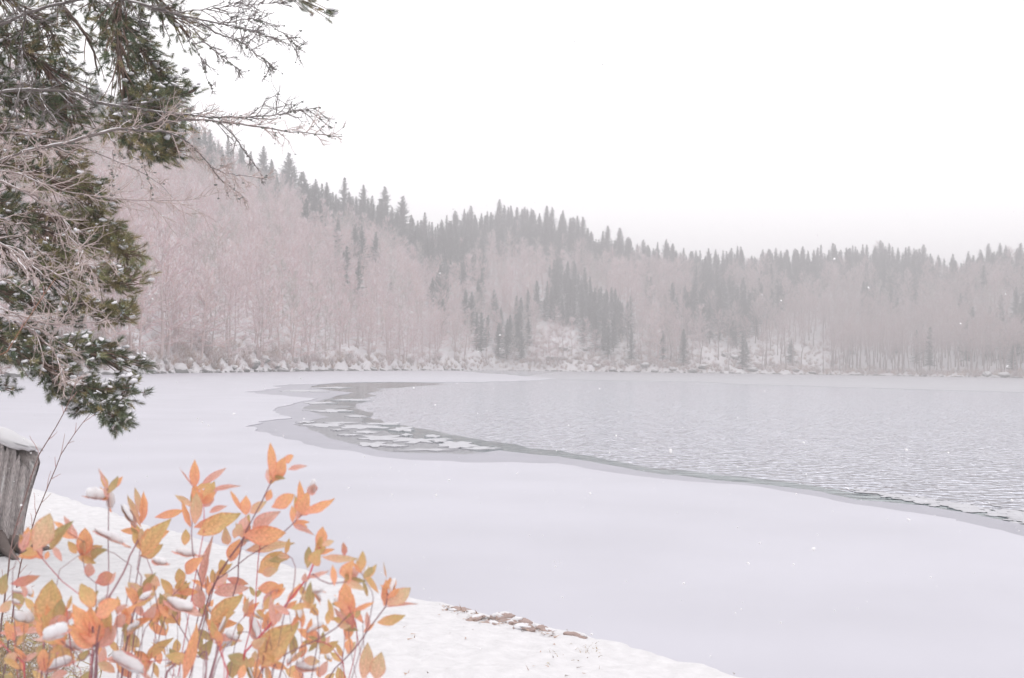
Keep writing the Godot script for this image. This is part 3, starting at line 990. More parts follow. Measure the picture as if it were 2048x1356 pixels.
func make_beech() -> void:
	# its trunk stands out of view on the left; the boughs reach across the view
	var foot := on_bank(-4.5, -7.4)
	var o := base("beech_tree", Vector3.ZERO)
	var wood := Color(0.2, 0.18, 0.175)
	var pale := Color(0.62, 0.50, 0.475)
	var t := Build.new()
	var spine := PackedVector3Array([foot + Vector3(0, -0.3, 0), foot + Vector3(0.05, 1.5, 0), foot + Vector3(-0.08, 3.2, 0.1), foot + Vector3(0.02, 5.4, 0), foot + Vector3(-0.2, 9.0, 0.2)])
	t.tube(smooth_line(spine, 14, 0.0), PackedFloat32Array([0.27, 0.22, 0.205, 0.2, 0.19, 0.185, 0.175, 0.165, 0.15, 0.14, 0.12, 0.1, 0.08, 0.06, 0.03]), 12, wood)
	put("trunk", t.mesh(), M.bark, o)
	var twigs := Build.new()
	var snow := Build.new()
	var lichen := Build.new()
	# main boughs, traced: points, radius in pixels at either end, depth, side twigs per 100 pixels, their length, mossy
	var boughs := [
		[[[0, 184], [137, 185], [185, 203], [253, 214], [308, 222], [369, 229], [427, 234], [530, 232], [590, 222], [640, 214]], 6.5, 1.6, 7.0, 5.0, 95, 0.9],
		[[[0, 323], [44, 304], [126, 287], [191, 268], [256, 255], [325, 244], [376, 239], [437, 243], [496, 250], [533, 256], [598, 265], [643, 270], [684, 273]], 7.5, 1.6, 6.6, 5.5, 85, 1.0],
		[[[256, 255], [285, 262], [328, 263], [376, 284], [396, 304], [420, 331], [455, 347], [492, 352], [533, 359]], 3.6, 1.2, 6.7, 4.5, 75, 0.5],
		[[[441, 246], [468, 273], [489, 301], [506, 325], [526, 352]], 2.6, 1.1, 6.6, 2.5, 50, 0.3],
		[[[420, 331], [444, 362], [478, 386], [496, 403]], 2.2, 0.9, 6.7, 4.0, 60, 0.4],
		[[[0, 48], [44, 29], [92, 14], [144, 2], [210, -4], [291, 10], [342, 26], [393, 38], [444, 48], [496, 60], [547, 75], [578, 89]], 7.0, 1.3, 7.3, 5.0, 95, 1.0],
		[[[403, 48], [438, 68], [479, 82], [506, 103], [533, 123], [552, 140]], 3.0, 1.2, 7.2, 4.5, 70, 0.9],
		[[[386, 58], [410, 85], [444, 113], [470, 133], [482, 140]], 2.6, 1.2, 7.4, 3.5, 60, 1.0],
		[[[380, 62], [386, 85], [403, 120], [412, 150], [424, 176]], 2.2, 0.9, 7.5, 3.0, 45, 0.7],
		[[[340, 26], [420, 18], [470, 12], [530, 8], [585, 2]], 2.2, 0.8, 7.6, 4.0, 70, 0.5],
		[[[444, 48], [490, 38], [530, 44], [570, 70], [600, 96]], 2.2, 0.8, 7.2, 4.0, 65, 0.8],
		[[[51, 17], [48, 51], [41, 85], [46, 120], [41, 171], [32, 212], [10, 260]], 3.4, 1.8, 7.2, 2.5, 60, 0.3],
		[[[41, 96], [62, 130], [66, 165], [58, 210], [86, 236]], 2.2, 1.0, 7.1, 2.5, 55, 0.2],
		[[[78, 186], [90, 212], [106, 232], [130, 276]], 2.4, 1.0, 6.9, 3.0, 50, 0.2],
		[[[0, 266], [60, 272], [120, 285], [180, 300], [250, 330], [310, 360], [345, 395]], 3.2, 0.9, 7.4, 4.5, 80, 0.2],
		[[[0, 342], [68, 362], [137, 383], [239, 398], [330, 402], [400, 398]], 3.4, 0.8, 6.8, 5.0, 80, 0.1],
		[[[0, 362], [51, 386], [89, 414], [117, 452], [149, 484], [184, 505], [244, 530]], 4.0, 1.0, 6.5, 4.5, 75, 0.1],
		[[[40, 378], [80, 398], [120, 430], [156, 480], [170, 520], [195, 560]], 3.0, 0.8, 6.6, 4.0, 70, 0.1],
		[[[0, 436], [50, 470], [80, 500], [140, 540], [190, 560]], 2.4, 0.8, 7.2, 4.0, 60, 0.1],
		[[[0, 487], [42, 512], [74, 540], [106, 566], [131, 604], [150, 640]], 5.5, 1.4, 6.3, 5.0, 90, 0.2],
		[[[7, 491], [57, 520], [103, 544], [140, 572], [175, 612], [196, 650]], 4.5, 1.0, 6.4, 5.0, 80, 0.1],
		[[[20, 500], [55, 545], [64, 560], [82, 590], [106, 640]], 3.0, 1.0, 6.2, 3.0, 60, 0.1],
		[[[0, 618], [53, 636], [106, 650], [152, 647], [198, 643], [240, 636]], 4.2, 1.0, 6.2, 4.5, 70, 0.0],
		[[[0, 626], [50, 647], [96, 668], [124, 689], [166, 714]], 3.6, 1.0, 6.3, 4.5, 65, 0.0],
		[[[30, 644], [70, 665], [103, 696], [122, 738], [128, 780]], 3.0, 0.9, 6.1, 3.5, 60, 0.0],
		[[[0, 553], [30, 570], [60, 590], [100, 600]], 3.0, 1.0, 7.0, 4.0, 60, 0.3],
		[[[226, 300], [226, 340], [224, 395]], 1.6, 0.8, 6.4, 5.0, 45, 0.8],
		[[[256, 300], [290, 340], [302, 372], [305, 392]], 1.6, 0.8, 6.5, 4.0, 45, 0.7],
		[[[215, 265], [235, 300], [246, 312]], 2.0, 0.9, 6.5, 5.0, 30, 1.0]]
	var number := 0
	for s in boughs:
		number += 1
		var depth: float = s[3]
		var px := depth / FOCAL
		var pts := PackedVector3Array()
		var first: Array = s[0][0]
		if first[0] <= 8:      # runs on to the trunk
			var join := spine[0].lerp(spine[-1], 0.0)
			var y := at(first[0], first[1], depth).y
			join = Vector3(foot.x, maxf(y - 0.5 + number * 0.01, foot.y + 0.8), foot.z)
			pts.append(join)
			pts.append(join.lerp(at(first[0], first[1], depth), 0.55) + Vector3(0, 0.06, 0))
		var k := 0
		for q in s[0]:
			pts.append(at(q[0], q[1], depth + 0.22 * sin(k * 1.1 + number)))
			k += 1
		var pixels := 0.0
		for m in s[0].size() - 1:
			pixels += Vector2(s[0][m][0], s[0][m][1]).distance_to(Vector2(s[0][m + 1][0], s[0][m + 1][1]))
		var line := smooth_line(pts, 12 + int(pixels / 10.0), px * 1.4)
		var own := Build.new()
		limb(own, line, s[1] * (0.62 if first[1] < 335 else 0.85) * px * (1.25 if first[0] <= 8 else 1.0), s[2] * 0.5 * px, 6, wood.lerp(pale, 0.12 if first[1] < 262 else 0.3 if first[1] < 335 else 0.75), snow, 0.85)
		put("bough", own.mesh(), M.bark, o)
		var shade := wood.lerp(pale, 0.0 if first[1] < 250 else 0.7)
		var many := int(pixels / 100.0 * s[4] * 2.0) + 2
		for m in many:
			var q := 0.22 + 0.78 * (m + R(0, 0.9)) / many
			var idx := mini(int(q * (line.size() - 1)), line.size() - 2)
			var along := (line[idx + 1] - line[idx]).normalized()
			var away := (along + Vector3(R(-0.3, 0.3), R(-0.75, 0.75), R(-0.8, 0.8))).normalized()
			var long: float = s[5] * (1.0 if first[1] < 335 else 1.45) * px * R(0.45, 1.15) * (1.15 - 0.5 * q)
			var tw := wiggle(line[idx], away, long, 7, 0.2, -0.05)
			limb(twigs, tw, 1.15 * px, 0.45 * px, 4, shade, snow, 0.3)
			for w in 5:
				var a := tw[1 + rng.randi() % 6]
				var d2 := (away + Vector3(R(-0.7, 0.7), R(-0.8, 0.8), R(-0.8, 0.8))).normalized()
				var sub := wiggle(a, d2, long * R(0.3, 0.6), 4, 0.22, 0.0)
				limb(twigs, sub, 0.75 * px, 0.32 * px, 3, shade, null, 0.0)
				if w < 3:
					limb(twigs, wiggle(sub[2], d2 + Vector3(R(-0.8, 0.8), R(-0.8, 0.8), R(-0.5, 0.5)), long * R(0.15, 0.3), 3, 0.2, 0.0), 0.55 * px, 0.28 * px, 3, shade, null, 0.0)
				if rng.randf() < s[6] * 0.16:
					lichen.blob(sub[-1], Vector3(R(1.2, 3.4), R(1.0, 2.0), R(1.2, 3.0)) * px, Color(0.19, 0.2, 0.19), 0.9, rng, 3, 5)
			if rng.randf() < s[6] * 0.5:
				lichen.blob(tw[3 + rng.randi() % 4], Vector3(R(1.5, 4.5), R(1.2, 2.4), R(1.4, 3.5)) * px, Color(0.19, 0.2, 0.19), 0.9, rng, 3, 5)
		if s[6] > 0.6:
			for m in int(pixels / 14.0):
				var idx := 10 + rng.randi() % maxi(1, line.size() - 10)
				lichen.blob(line[mini(idx, line.size() - 1)] + Vector3(0, -1.5 * px, 0), Vector3(R(2, 5), R(1.6, 3.4), R(2, 4)) * px, Color(0.19, 0.2, 0.18), 0.6, rng, 3, 5)
	stuff(put("twigs", twigs.mesh(), M.tree, o))
	stuff(put("snow", snow.mesh(), M.tree, o))
	stuff(put("lichen", lichen.mesh(), M.tree, o))
	tag(o, "leafless beech at the left whose snow lined boughs cross the pine", "tree")


func tuft(green: Color, needles: int, long: float, snowy: bool) -> ArrayMesh:
	var b := Build.new()
	for k in needles:
		var q := k / float(needles)
		var az := k * 2.4
		var open := lerpf(1.25, 0.25, q) + R(-0.15, 0.15)
		var d := Vector3(cos(az) * sin(open), cos(open), sin(az) * sin(open))
		var foot := Vector3(0, q * 0.07, 0)
		var e := d.cross(Vector3(R(-1, 1), R(-1, 1), R(-1, 1))).normalized() * 0.0026
		var tone := R(0.65, 1.35)
		b.tri(foot - e, foot + d * long * R(0.8, 1.15), foot + e, Color(green.r * tone, green.g * tone, green.b * tone))
	if snowy:
		for k in 16:
			var az := k * 2.4
			var open := R(0.3, 1.2)
			var d := Vector3(cos(az) * sin(open), cos(open), sin(az) * sin(open))
			var e := d.cross(Vector3(R(-1, 1), R(-1, 1), R(-1, 1))).normalized() * R(0.003, 0.006)
			b.tri(d * 0.015 - e, d * long * R(0.55, 0.95), d * 0.02 + e, Color(0.72, 0.71, 0.73))
	return b.mesh()


func make_pine() -> void:
	var foot := on_bank(-6.9, -11.3)
	var o := base("pine_tree", Vector3.ZERO)
	var bark := Color(0.2, 0.155, 0.135)
	var t := Build.new()
	var rr := PackedFloat32Array()
	for k in 13:
		rr.append(0.27 * (1.0 - 0.055 * k))
	t.tube(smooth_line(PackedVector3Array([foot + Vector3(0, -0.3, 0), foot + Vector3(0.1, 4, 0), foot + Vector3(-0.1, 8, 0.2), foot + Vector3(0.2, 13, 0)]), 12, 0.0), rr, 12, bark)
	put("trunk", t.mesh(), M.bark, o)
	var twigs := Build.new()
	var snow_at := []
	var tufts := [[], [], [], []]
	var tints := [[], [], [], []]
	var dark := Color(0.85, 0.9, 0.9)
	# boughs: points, thickness px, spread px, tufts, share of olive needles, share with snow, depth
	var boughs := [
		[[[-60, 60], [60, 110], [125, 175], [150, 250]], 8, 52, 330, 0.25, 0.12, 11.2],
		[[[-70, 150], [20, 190], [90, 215], [135, 230]], 7, 45, 280, 0.15, 0.12, 11.0],
		[[[-60, -40], [40, 20], [100, 60], [120, 110]], 7, 45, 210, 0.5, 0.12, 11.4],
		[[[60, -90], [110, 0], [150, 40], [182, 95], [198, 150]], 15, 26, 50, 0.2, 0.2, 11.0],
		[[[200, -80], [228, 20], [236, 100], [247, 165], [262, 230], [290, 275]], 9, 36, 260, 0.3, 0.15, 10.8],
		[[[250, 150], [280, 190], [320, 215], [350, 255]], 5, 36, 170, 0.35, 0.15, 10.7],
		[[[230, -90], [300, -10], [345, 35], [378, 75]], 6, 40, 190, 0.4, 0.15, 11.3],
		[[[240, 20], [280, 95], [318, 150], [345, 195]], 5, 33, 150, 0.15, 0.2, 11.2],
		[[[300, 190], [350, 192], [392, 180]], 3, 11, 34, 0.2, 0.2, 10.9],
		[[[160, -60], [200, 40], [225, 90], [280, 130]], 4, 30, 60, 0.2, 0.2, 11.6],
		[[[220, 230], [270, 275], [310, 295], [352, 305]], 5, 32, 190, 0.7, 0.15, 10.6],
		[[[-80, 220], [30, 265], [90, 290], [140, 285]], 8, 38, 210, 0.4, 0.2, 10.9],
		[[[-80, 300], [30, 335], [110, 360], [170, 400]], 8, 48, 230, 0.65, 0.2, 10.8],
		[[[-80, 390], [20, 425], [90, 460], [140, 500]], 8, 48, 260, 0.3, 0.15, 10.7],
		[[[-80, 455], [0, 490], [60, 520], [115, 565]], 6, 42, 210, 0.5, 0.2, 10.8],
		[[[110, 300], [165, 370], [190, 430], [215, 480]], 4, 40, 150, 0.9, 0.15, 10.9],
		[[[60, 420], [170, 465], [225, 480], [258, 520]], 4, 34, 150, 0.95, 0.15, 10.6],
		[[[80, 490], [160, 540], [225, 565], [262, 560]], 4, 34, 140, 0.9, 0.2, 10.5],
		[[[120, 590], [190, 620], [225, 630], [252, 622]], 4, 26, 110, 0.95, 0.2, 10.4],
		[[[-80, 540], [10, 585], [70, 610], [130, 625]], 7, 36, 240, 0.15, 0.4, 10.3],
		[[[-80, 630], [40, 675], [130, 700], [205, 705], [262, 733]], 7, 30, 330, 0.3, 0.5, 10.2],
		[[[-80, 690], [0, 710], [60, 715], [120, 735]], 5, 22, 170, 0.3, 0.4, 10.4],
		[[[-40, 660], [90, 735], [165, 775], [215, 790], [256, 785]], 5, 33, 330, 0.25, 0.55, 10.0],
		[[[140, 745], [195, 800], [226, 832], [240, 846]], 4, 20, 120, 0.15, 0.55, 10.0],
		[[[100, 750], [130, 790], [160, 822]], 3, 15, 40, 0.1, 0.5, 10.0],
		[[[90, 740], [105, 790]], 3, 10, 16, 0.1, 0.5, 10.1],
		[[[-80, 745], [0, 772], [24, 778]], 4, 9, 30, 0.1, 0.4, 10.2],
		[[[430, -120], [530, -50], [602, 0], [648, 20]], 4, 23, 100, 0.3, 0.15, 11.4]]
	var number := 0
	for s in boughs:
		number += 1
		var depth: float = s[6]
		var px := depth / FOCAL
		var pts := PackedVector3Array()
		if s[0][0][0] < 0 or s[0][0][1] < -70:
			var y: float = at(s[0][0][0], s[0][0][1], depth).y
			pts.append(Vector3(foot.x, y + 0.5 + number * 0.02, foot.z))
		for q in s[0]:
			pts.append(at(q[0], q[1], depth + R(-0.25, 0.25)))
		var line := smooth_line(pts, 26, px * 2.0)
		var own := Build.new()
		limb(own, line, s[1] * 0.75 * px, 1.6 * px, 7, bark, null, 0.0)
		put("bough", own.mesh(), M.bark, o)
		var start := 10 if pts.size() > s[0].size() else 4
		for m in int(s[3] * 1.9):
			var idx: int = start + rng.randi() % (line.size() - start)
			var along := (line[mini(idx + 1, line.size() - 1)] - line[idx - 1]).normalized()
			var reach: float = s[2] * px * (0.8 if s[0][-1][1] > 600 else 0.92)
			var off := Vector3(rng.randfn(), rng.randfn() * 0.8, rng.randfn()) * 0.62
			if off.length() > 1.25:
				off = off.normalized() * 1.25
			var q := line[idx] + off * reach
			var dir := (off.normalized() * 0.7 + along * 0.8 + Vector3(R(-0.3, 0.3), R(0.0, 0.6), R(-0.3, 0.3))).normalized()
			var kind := 1 if rng.randf() < s[4] else 0
			if rng.randf() < s[5]:
				kind = 2 + kind
			var bas := Basis(Quaternion(Vector3.UP, dir)).rotated(dir, R(0, TAU)).scaled(Vector3.ONE * R(0.6, 1.0))
			tufts[kind].append(Transform3D(bas, q))
			var tone := R(0.65, 1.25)
			tints[kind].append(Color(tone * R(0.9, 1.15), tone, tone * R(0.85, 1.05)))
			if m % 2 == 0:
				var back := line[maxi(idx - 2, 0)]
				var mid := back.lerp(q, 0.55) + Vector3(R(-1, 1), R(-1, 1), R(-1, 1)) * reach * 0.14
				twigs.tube(PackedVector3Array([back, mid, q, q + dir * 0.06]), PackedFloat32Array([1.3 * px, 0.95 * px, 0.7 * px, 0.4 * px]), 4, bark.lerp(Color(0.24, 0.16, 0.13), rng.randf()))
			if rng.randf() < s[5] * 0.6:
				snow_at.append(Transform3D(Basis.from_euler(Vector3(R(-0.5, 0.5), R(0, TAU), R(-0.5, 0.5))).scaled(Vector3.ONE * R(0.25, 0.75)), q + dir * 0.05 + Vector3(0, 0.03, 0)))
	var kinds := [tuft(Color(0.145, 0.17, 0.115), 44, 0.062, false), tuft(Color(0.27, 0.255, 0.15), 40, 0.06, false), tuft(Color(0.145, 0.17, 0.12), 40, 0.062, true), tuft(Color(0.27, 0.255, 0.15), 36, 0.06, true)]
	var needles := Node3D.new()
	needles.name = "needles"
	o.add_child(needles, true)
	stuff(needles)
	for k in 4:
		stuff(scatter(["green_needles", "olive_needles", "snowy_needles", "snowy_olive_needles"][k], kinds[k], M.tree, tufts[k], tints[k], needles))
	stuff(put("twigs", twigs.mesh(), M.tree, o))
	var lump := Build.new()
	lump.blob(Vector3.ZERO, Vector3(0.045, 0.02, 0.04), Color(0.7, 0.69, 0.71), 1.0, rng, 5, 9)
	stuff(scatter("snow", lump.mesh(), M.tree, snow_at, [], o))
	tag(o, "dark green pine with drooping snowy boughs hanging over the ice at the left", "tree")


func make_saplings() -> void:
	var wood := Color(0.36, 0.25, 0.23)
	var n := 0
	for s in [[[[18, 1130], [25, 1077], [53, 991], [78, 909], [107, 860], [135, 813], [149, 774], [158, 742]], 5.0, 6.4, "thin reddish bare sapling rising past the stump to the pine"],
			[[[37, 1150], [38, 1135], [70, 1036], [98, 971], [123, 909], [156, 860], [180, 828]], 4.0, 6.8, "slender forked bare sapling just right of the stump"],
			[[[-60, 800], [0, 719], [35, 668], [71, 618], [99, 572], [112, 556]], 5.0, 5.8, "orange brown young shoot slanting up over the beech twigs"]]:
		n += 1
		var px: float = s[2] / FOCAL
		var pts := PackedVector3Array()
		var low := at(s[0][0][0], s[0][0][1], s[2])
		pts.append(on_bank(low.x - 0.08, low.z + 0.02) - Vector3(0, 0.05, 0))
		for q in s[0]:
			var w := at(q[0], q[1], s[2])
			if w.y > pts[0].y + 0.1:
				pts.append(w)
		var o := base("bare_sapling", pts[0])
		for k in range(pts.size() - 1, -1, -1):
			pts[k] -= pts[0]
		var line := smooth_line(pts, 24, px * 1.2)
		var b := Build.new()
		limb(b, line, s[1] * 0.5 * px, 0.6 * px, 6, wood if n < 3 else Color(0.5, 0.27, 0.18), null, 0.0)
		put("stem", b.mesh(), M.bark, o)
		var tw := Build.new()
		for k in 16:
			var idx := 8 + k
			var along := (line[idx] - line[idx - 1]).normalized()
			var q := wiggle(line[idx], along + Vector3(R(-0.9, 0.9), R(-0.1, 0.4), R(-0.6, 0.6)), px * R(12, 52), 5, 0.15, 0.0)
			limb(tw, q, 0.75 * px, 0.4 * px, 4, wood.lerp(Color(0.45, 0.26, 0.25), rng.randf()), null, 0.0)
		stuff(put("twigs", tw.mesh(), M.tree, o))
		tag(o, s[3], "sapling", "bare saplings by the stump" if n < 3 else "")


# ---------------------------------------------------------------- the bush in the foreground

var TONES := {}


func leaf_mesh(kind: String, fold: float, curl: float, blunt: float) -> ArrayMesh:     # one long along y, one wide along x, its face towards z
	var b := Build.new()
	var rows := 8
	var low: Color = TONES[kind][0].lerp(Color(0.98, 0.78, 0.66), 0.36)
	var high: Color = TONES[kind][1].lerp(Color(0.98, 0.84, 0.68), 0.3)
	var rib: Color = low.lerp(lin("d98a78"), 0.5)
	for k in rows + 1:
		var q := float(k) / rows
		var wide := 0.5 * pow(sin(PI * pow(q, 0.86 + blunt)), 0.92) * (1.0 - 0.2 * smoothstep(0.75, 1.0, q))
		if k == 0:
			wide = 0.03
		if k == rows:
			wide = 0.0
		for s in 5:
			var e := (s - 2) / 2.0
			var x := e * wide
			var z := absf(x) * fold + curl * (q - 0.5) * (q - 0.5) * 0.9 + 0.03 * sin(q * 9.0 + e * 2.0)
			b.v.append(Vector3(x + 0.10 * curl * sin(q * PI), q, z + 0.05 * sin(q * 17.0 + e * 3.0) * absf(e)))
			b.uv.append(Vector2(0.5 + e * 0.5, q))
			var col := low.lerp(high, clampf(q * 1.1 + 0.25 * fine.get_noise_2d(q * 160.0 + fold * 900.0, e * 90.0), 0, 1))
			b.c.append(col.lerp(rib, 0.25 if s == 2 else 0.0))
	for k in rows:
		for s in 4:
			var p := k * 5 + s
			b.i.append_array(PackedInt32Array([p, p + 5, p + 1, p + 1, p + 5, p + 6]))
	b.n.resize(b.v.size())
	b.n.fill(Vector3.ZERO)
	for k in range(0, b.i.size(), 3):
		var m := (b.v[b.i[k + 2]] - b.v[b.i[k]]).cross(b.v[b.i[k + 1]] - b.v[b.i[k]])
		for q in 3:
			b.n[b.i[k + q]] += m
	for k in b.n.size():
		b.n[k] = b.n[k].normalized()
	return b.mesh()


func leaf_picture() -> ImageTexture:       # midrib, side veins, blotches and specks
	var im := Image.create(128, 256, false, Image.FORMAT_RGB8)
	for y in 256:
		for x in 128:
			var u := (x - 64) / 64.0
			var v := y / 256.0
			var vein := absf(fposmod(v * 9.0 - absf(u) * 1.6, 1.0) - 0.5)
			var k := 0.94 + 0.10 * fine.get_noise_2d(x * 1.3, y * 0.7)
			k *= 1.0 - 0.13 * smoothstep(0.42, 0.5, vein)
			k *= 1.0 + 0.10 * (1.0 - smoothstep(0.0, 0.09, absf(u)))
			var spot := smoothstep(0.32, 0.5, fine.get_noise_2d(x * 4.0 + 300.0, y * 3.0))
			var edge := smoothstep(0.75, 1.0, absf(u) + 0.3 * fine.get_noise_2d(y * 2.0, 40.0))
			var c := Color(k, k * (1.0 - 0.12 * edge), k * (1.0 - 0.08 * edge)).lerp(Color(0.55, 0.4, 0.34), 0.5 * spot)
			im.set_pixel(x, y, c)
	return ImageTexture.create_from_image(im)


func bush_depth(x: float, y: float) -> float:
	return 2.62 + 0.26 * sin(x / 95.0 + 0.6) * cos(y / 120.0) - 0.20 * smoothstep(1050, 1350, y) + 0.16 * sin(y / 47.0 + x / 61.0)


func make_bush() -> void:
	TONES = {"o": [lin("f58f62"), lin("f7ad5a")], "y": [lin("eda956"), lin("c9ae48")], "g": [lin("bc9a34"), lin("85861e")], "p": [lin("e8968c"), lin("e0b0a4")], "r": [lin("c8454f"), lin("c87a40")], "t": [lin("efb08c"), lin("d3bd88")], "b": [lin("8a4038"), lin("5e3a1e")]}
	var shapes := {}
	for k in TONES:
		shapes[k] = [leaf_mesh(k, 0.35, 0.25, 0.0), leaf_mesh(k, 0.12, 0.6, 0.12), leaf_mesh(k, 0.6, -0.35, -0.08), leaf_mesh(k, 0.25, 0.9, 0.05)]
	var K := 840.0 / 2048.0
	var o := base("leafy_bush", on_bank(-1.15, -2.5))
	var rootspot: Vector3 = o.position
	# stems: traced in an enlargement of the lower left of the photograph
	var stems := [
		[[[500, 870], [525, 800], [528, 620], [528, 400], [524, 285]], 7],
		[[[450, 860], [350, 780], [260, 690], [180, 590]], 6], [[[500, 860], [530, 820], [590, 720], [640, 600], [690, 500]], 13],
		[[[690, 720], [672, 690], [675, 620], [690, 560]], 7], [[[985, 800], [955, 660], [935, 560], [935, 460], [950, 290]], 8],
		[[[1000, 440], [985, 380], [990, 340]], 6], [[[1170, 690], [1165, 640], [1190, 520], [1240, 420], [1300, 300], [1330, 235]], 9],
		[[[800, 1209], [850, 1150], [960, 1000], [985, 920], [1010, 870], [1030, 780], [1060, 720], [1110, 640], [1195, 515]], 13],
		[[[1060, 720], [1130, 680], [1230, 600], [1310, 560], [1380, 500], [1470, 415]], 8], [[[1190, 1090], [1290, 980], [1380, 870], [1440, 790], [1500, 720], [1560, 570]], 12],
		[[[1600, 1209], [1680, 1120], [1740, 1050], [1800, 970], [1880, 860], [1890, 800]], 9], [[[1500, 720], [1560, 730], [1640, 760], [1690, 740]], 8],
		[[[1250, 1209], [1290, 1150], [1400, 1090], [1500, 1040], [1600, 1000], [1690, 910]], 8], [[[1240, 890], [1250, 780], [1260, 600], [1280, 520]], 7],
		[[[1000, 1209], [960, 1110], [900, 1000], [840, 900]], 9], [[[770, 1040], [790, 960], [815, 890]], 7], [[[1030, 1209], [1060, 1090], [1062, 1000], [1080, 900]], 11],
		[[[1110, 1209], [1085, 1120], [1060, 1000]], 9], [[[1070, 1100], [1120, 1040], [1160, 940], [1210, 890]], 6], [[[470, 740], [410, 700], [390, 640], [400, 610]], 6],
		[[[450, 1209], [400, 1130], [360, 1070], [300, 1030]], 8], [[[120, 1160], [60, 1090], [0, 1030]], 8], [[[470, 1209], [455, 1050], [452, 960]], 14], [[[610, 1090], [625, 1010], [655, 880], [665, 840]], 13],
		[[[1550, 1040], [1552, 960], [1540, 880], [1500, 840]], 6], [[[1690, 1209], [1650, 1100], [1590, 1040], [1540, 1030]], 7], [[[640, 620], [560, 600], [440, 560], [330, 500]], 5], [[[280, 720], [330, 650], [420, 590]], 5],
		[[[690, 610], [740, 690], [760, 800], [770, 880]], 7], [[[850, 1150], [800, 1120], [720, 1130]], 5], [[[1160, 1000], [1240, 1010], [1300, 1140]], 5], [[[1390, 870], [1430, 770], [1440, 650], [1390, 600]], 7], [[[690, 1010], [780, 870], [880, 770]], 6],
		[[[1740, 1050], [1735, 960], [1700, 860]], 5], [[[1820, 850], [1800, 770], [1760, 690]], 5], [[[200, 1209], [215, 1050], [240, 930]], 10], [[[60, 720], [90, 620], [120, 560]], 5]]
	for k in 44:          # thin reddish shoots between the traced stems
		var x := R(60, 1780)
		var y := 860.0 + absf(x - 900) * 0.32 + R(-160, 120)
		var bend := R(-60, 60)
		stems.append([[[x - bend * 1.6, y + 380], [x - bend * 0.5, y + 180], [x, y + 60], [x + bend * 0.5, y - R(30, 110)]], 4])
	var n := 0
	for s in stems:
		n += 1
		var pts := PackedVector3Array()
		var f: Array = s[0][0]
		var low := Vector2(f[0] * K, 860.0 + f[1] * K)
		var here := at(low.x, low.y, bush_depth(low.x, low.y))
		var root := on_bank(rootspot.x + (here.x - rootspot.x) * 0.35 + R(-0.12, 0.12), rootspot.z + R(-0.3, 0.25)) - Vector3(0, 0.04, 0)
		pts.append(root)
		pts.append(root.lerp(here, 0.55) + Vector3((here.x - root.x) * 0.12, -0.02, R(-0.03, 0.03)))
		for q in s[0]:
			var w := Vector2(q[0] * K, 860.0 + q[1] * K)
			pts.append(at(w.x, w.y, bush_depth(w.x, w.y)))
		for k in pts.size():
			pts[k] -= rootspot
		var b := Build.new()
		var px := 2.6 / FOCAL
		limb(b, smooth_line(pts, 26, px * 0.9), s[1] * K * 0.5 * px * 1.15, s[1] * K * 0.32 * px, 6, lin("8d6b70") if n % 4 != 2 else lin("b5525a"), null, 0.0)
		put("stem", b.mesh(), M.twig, o)
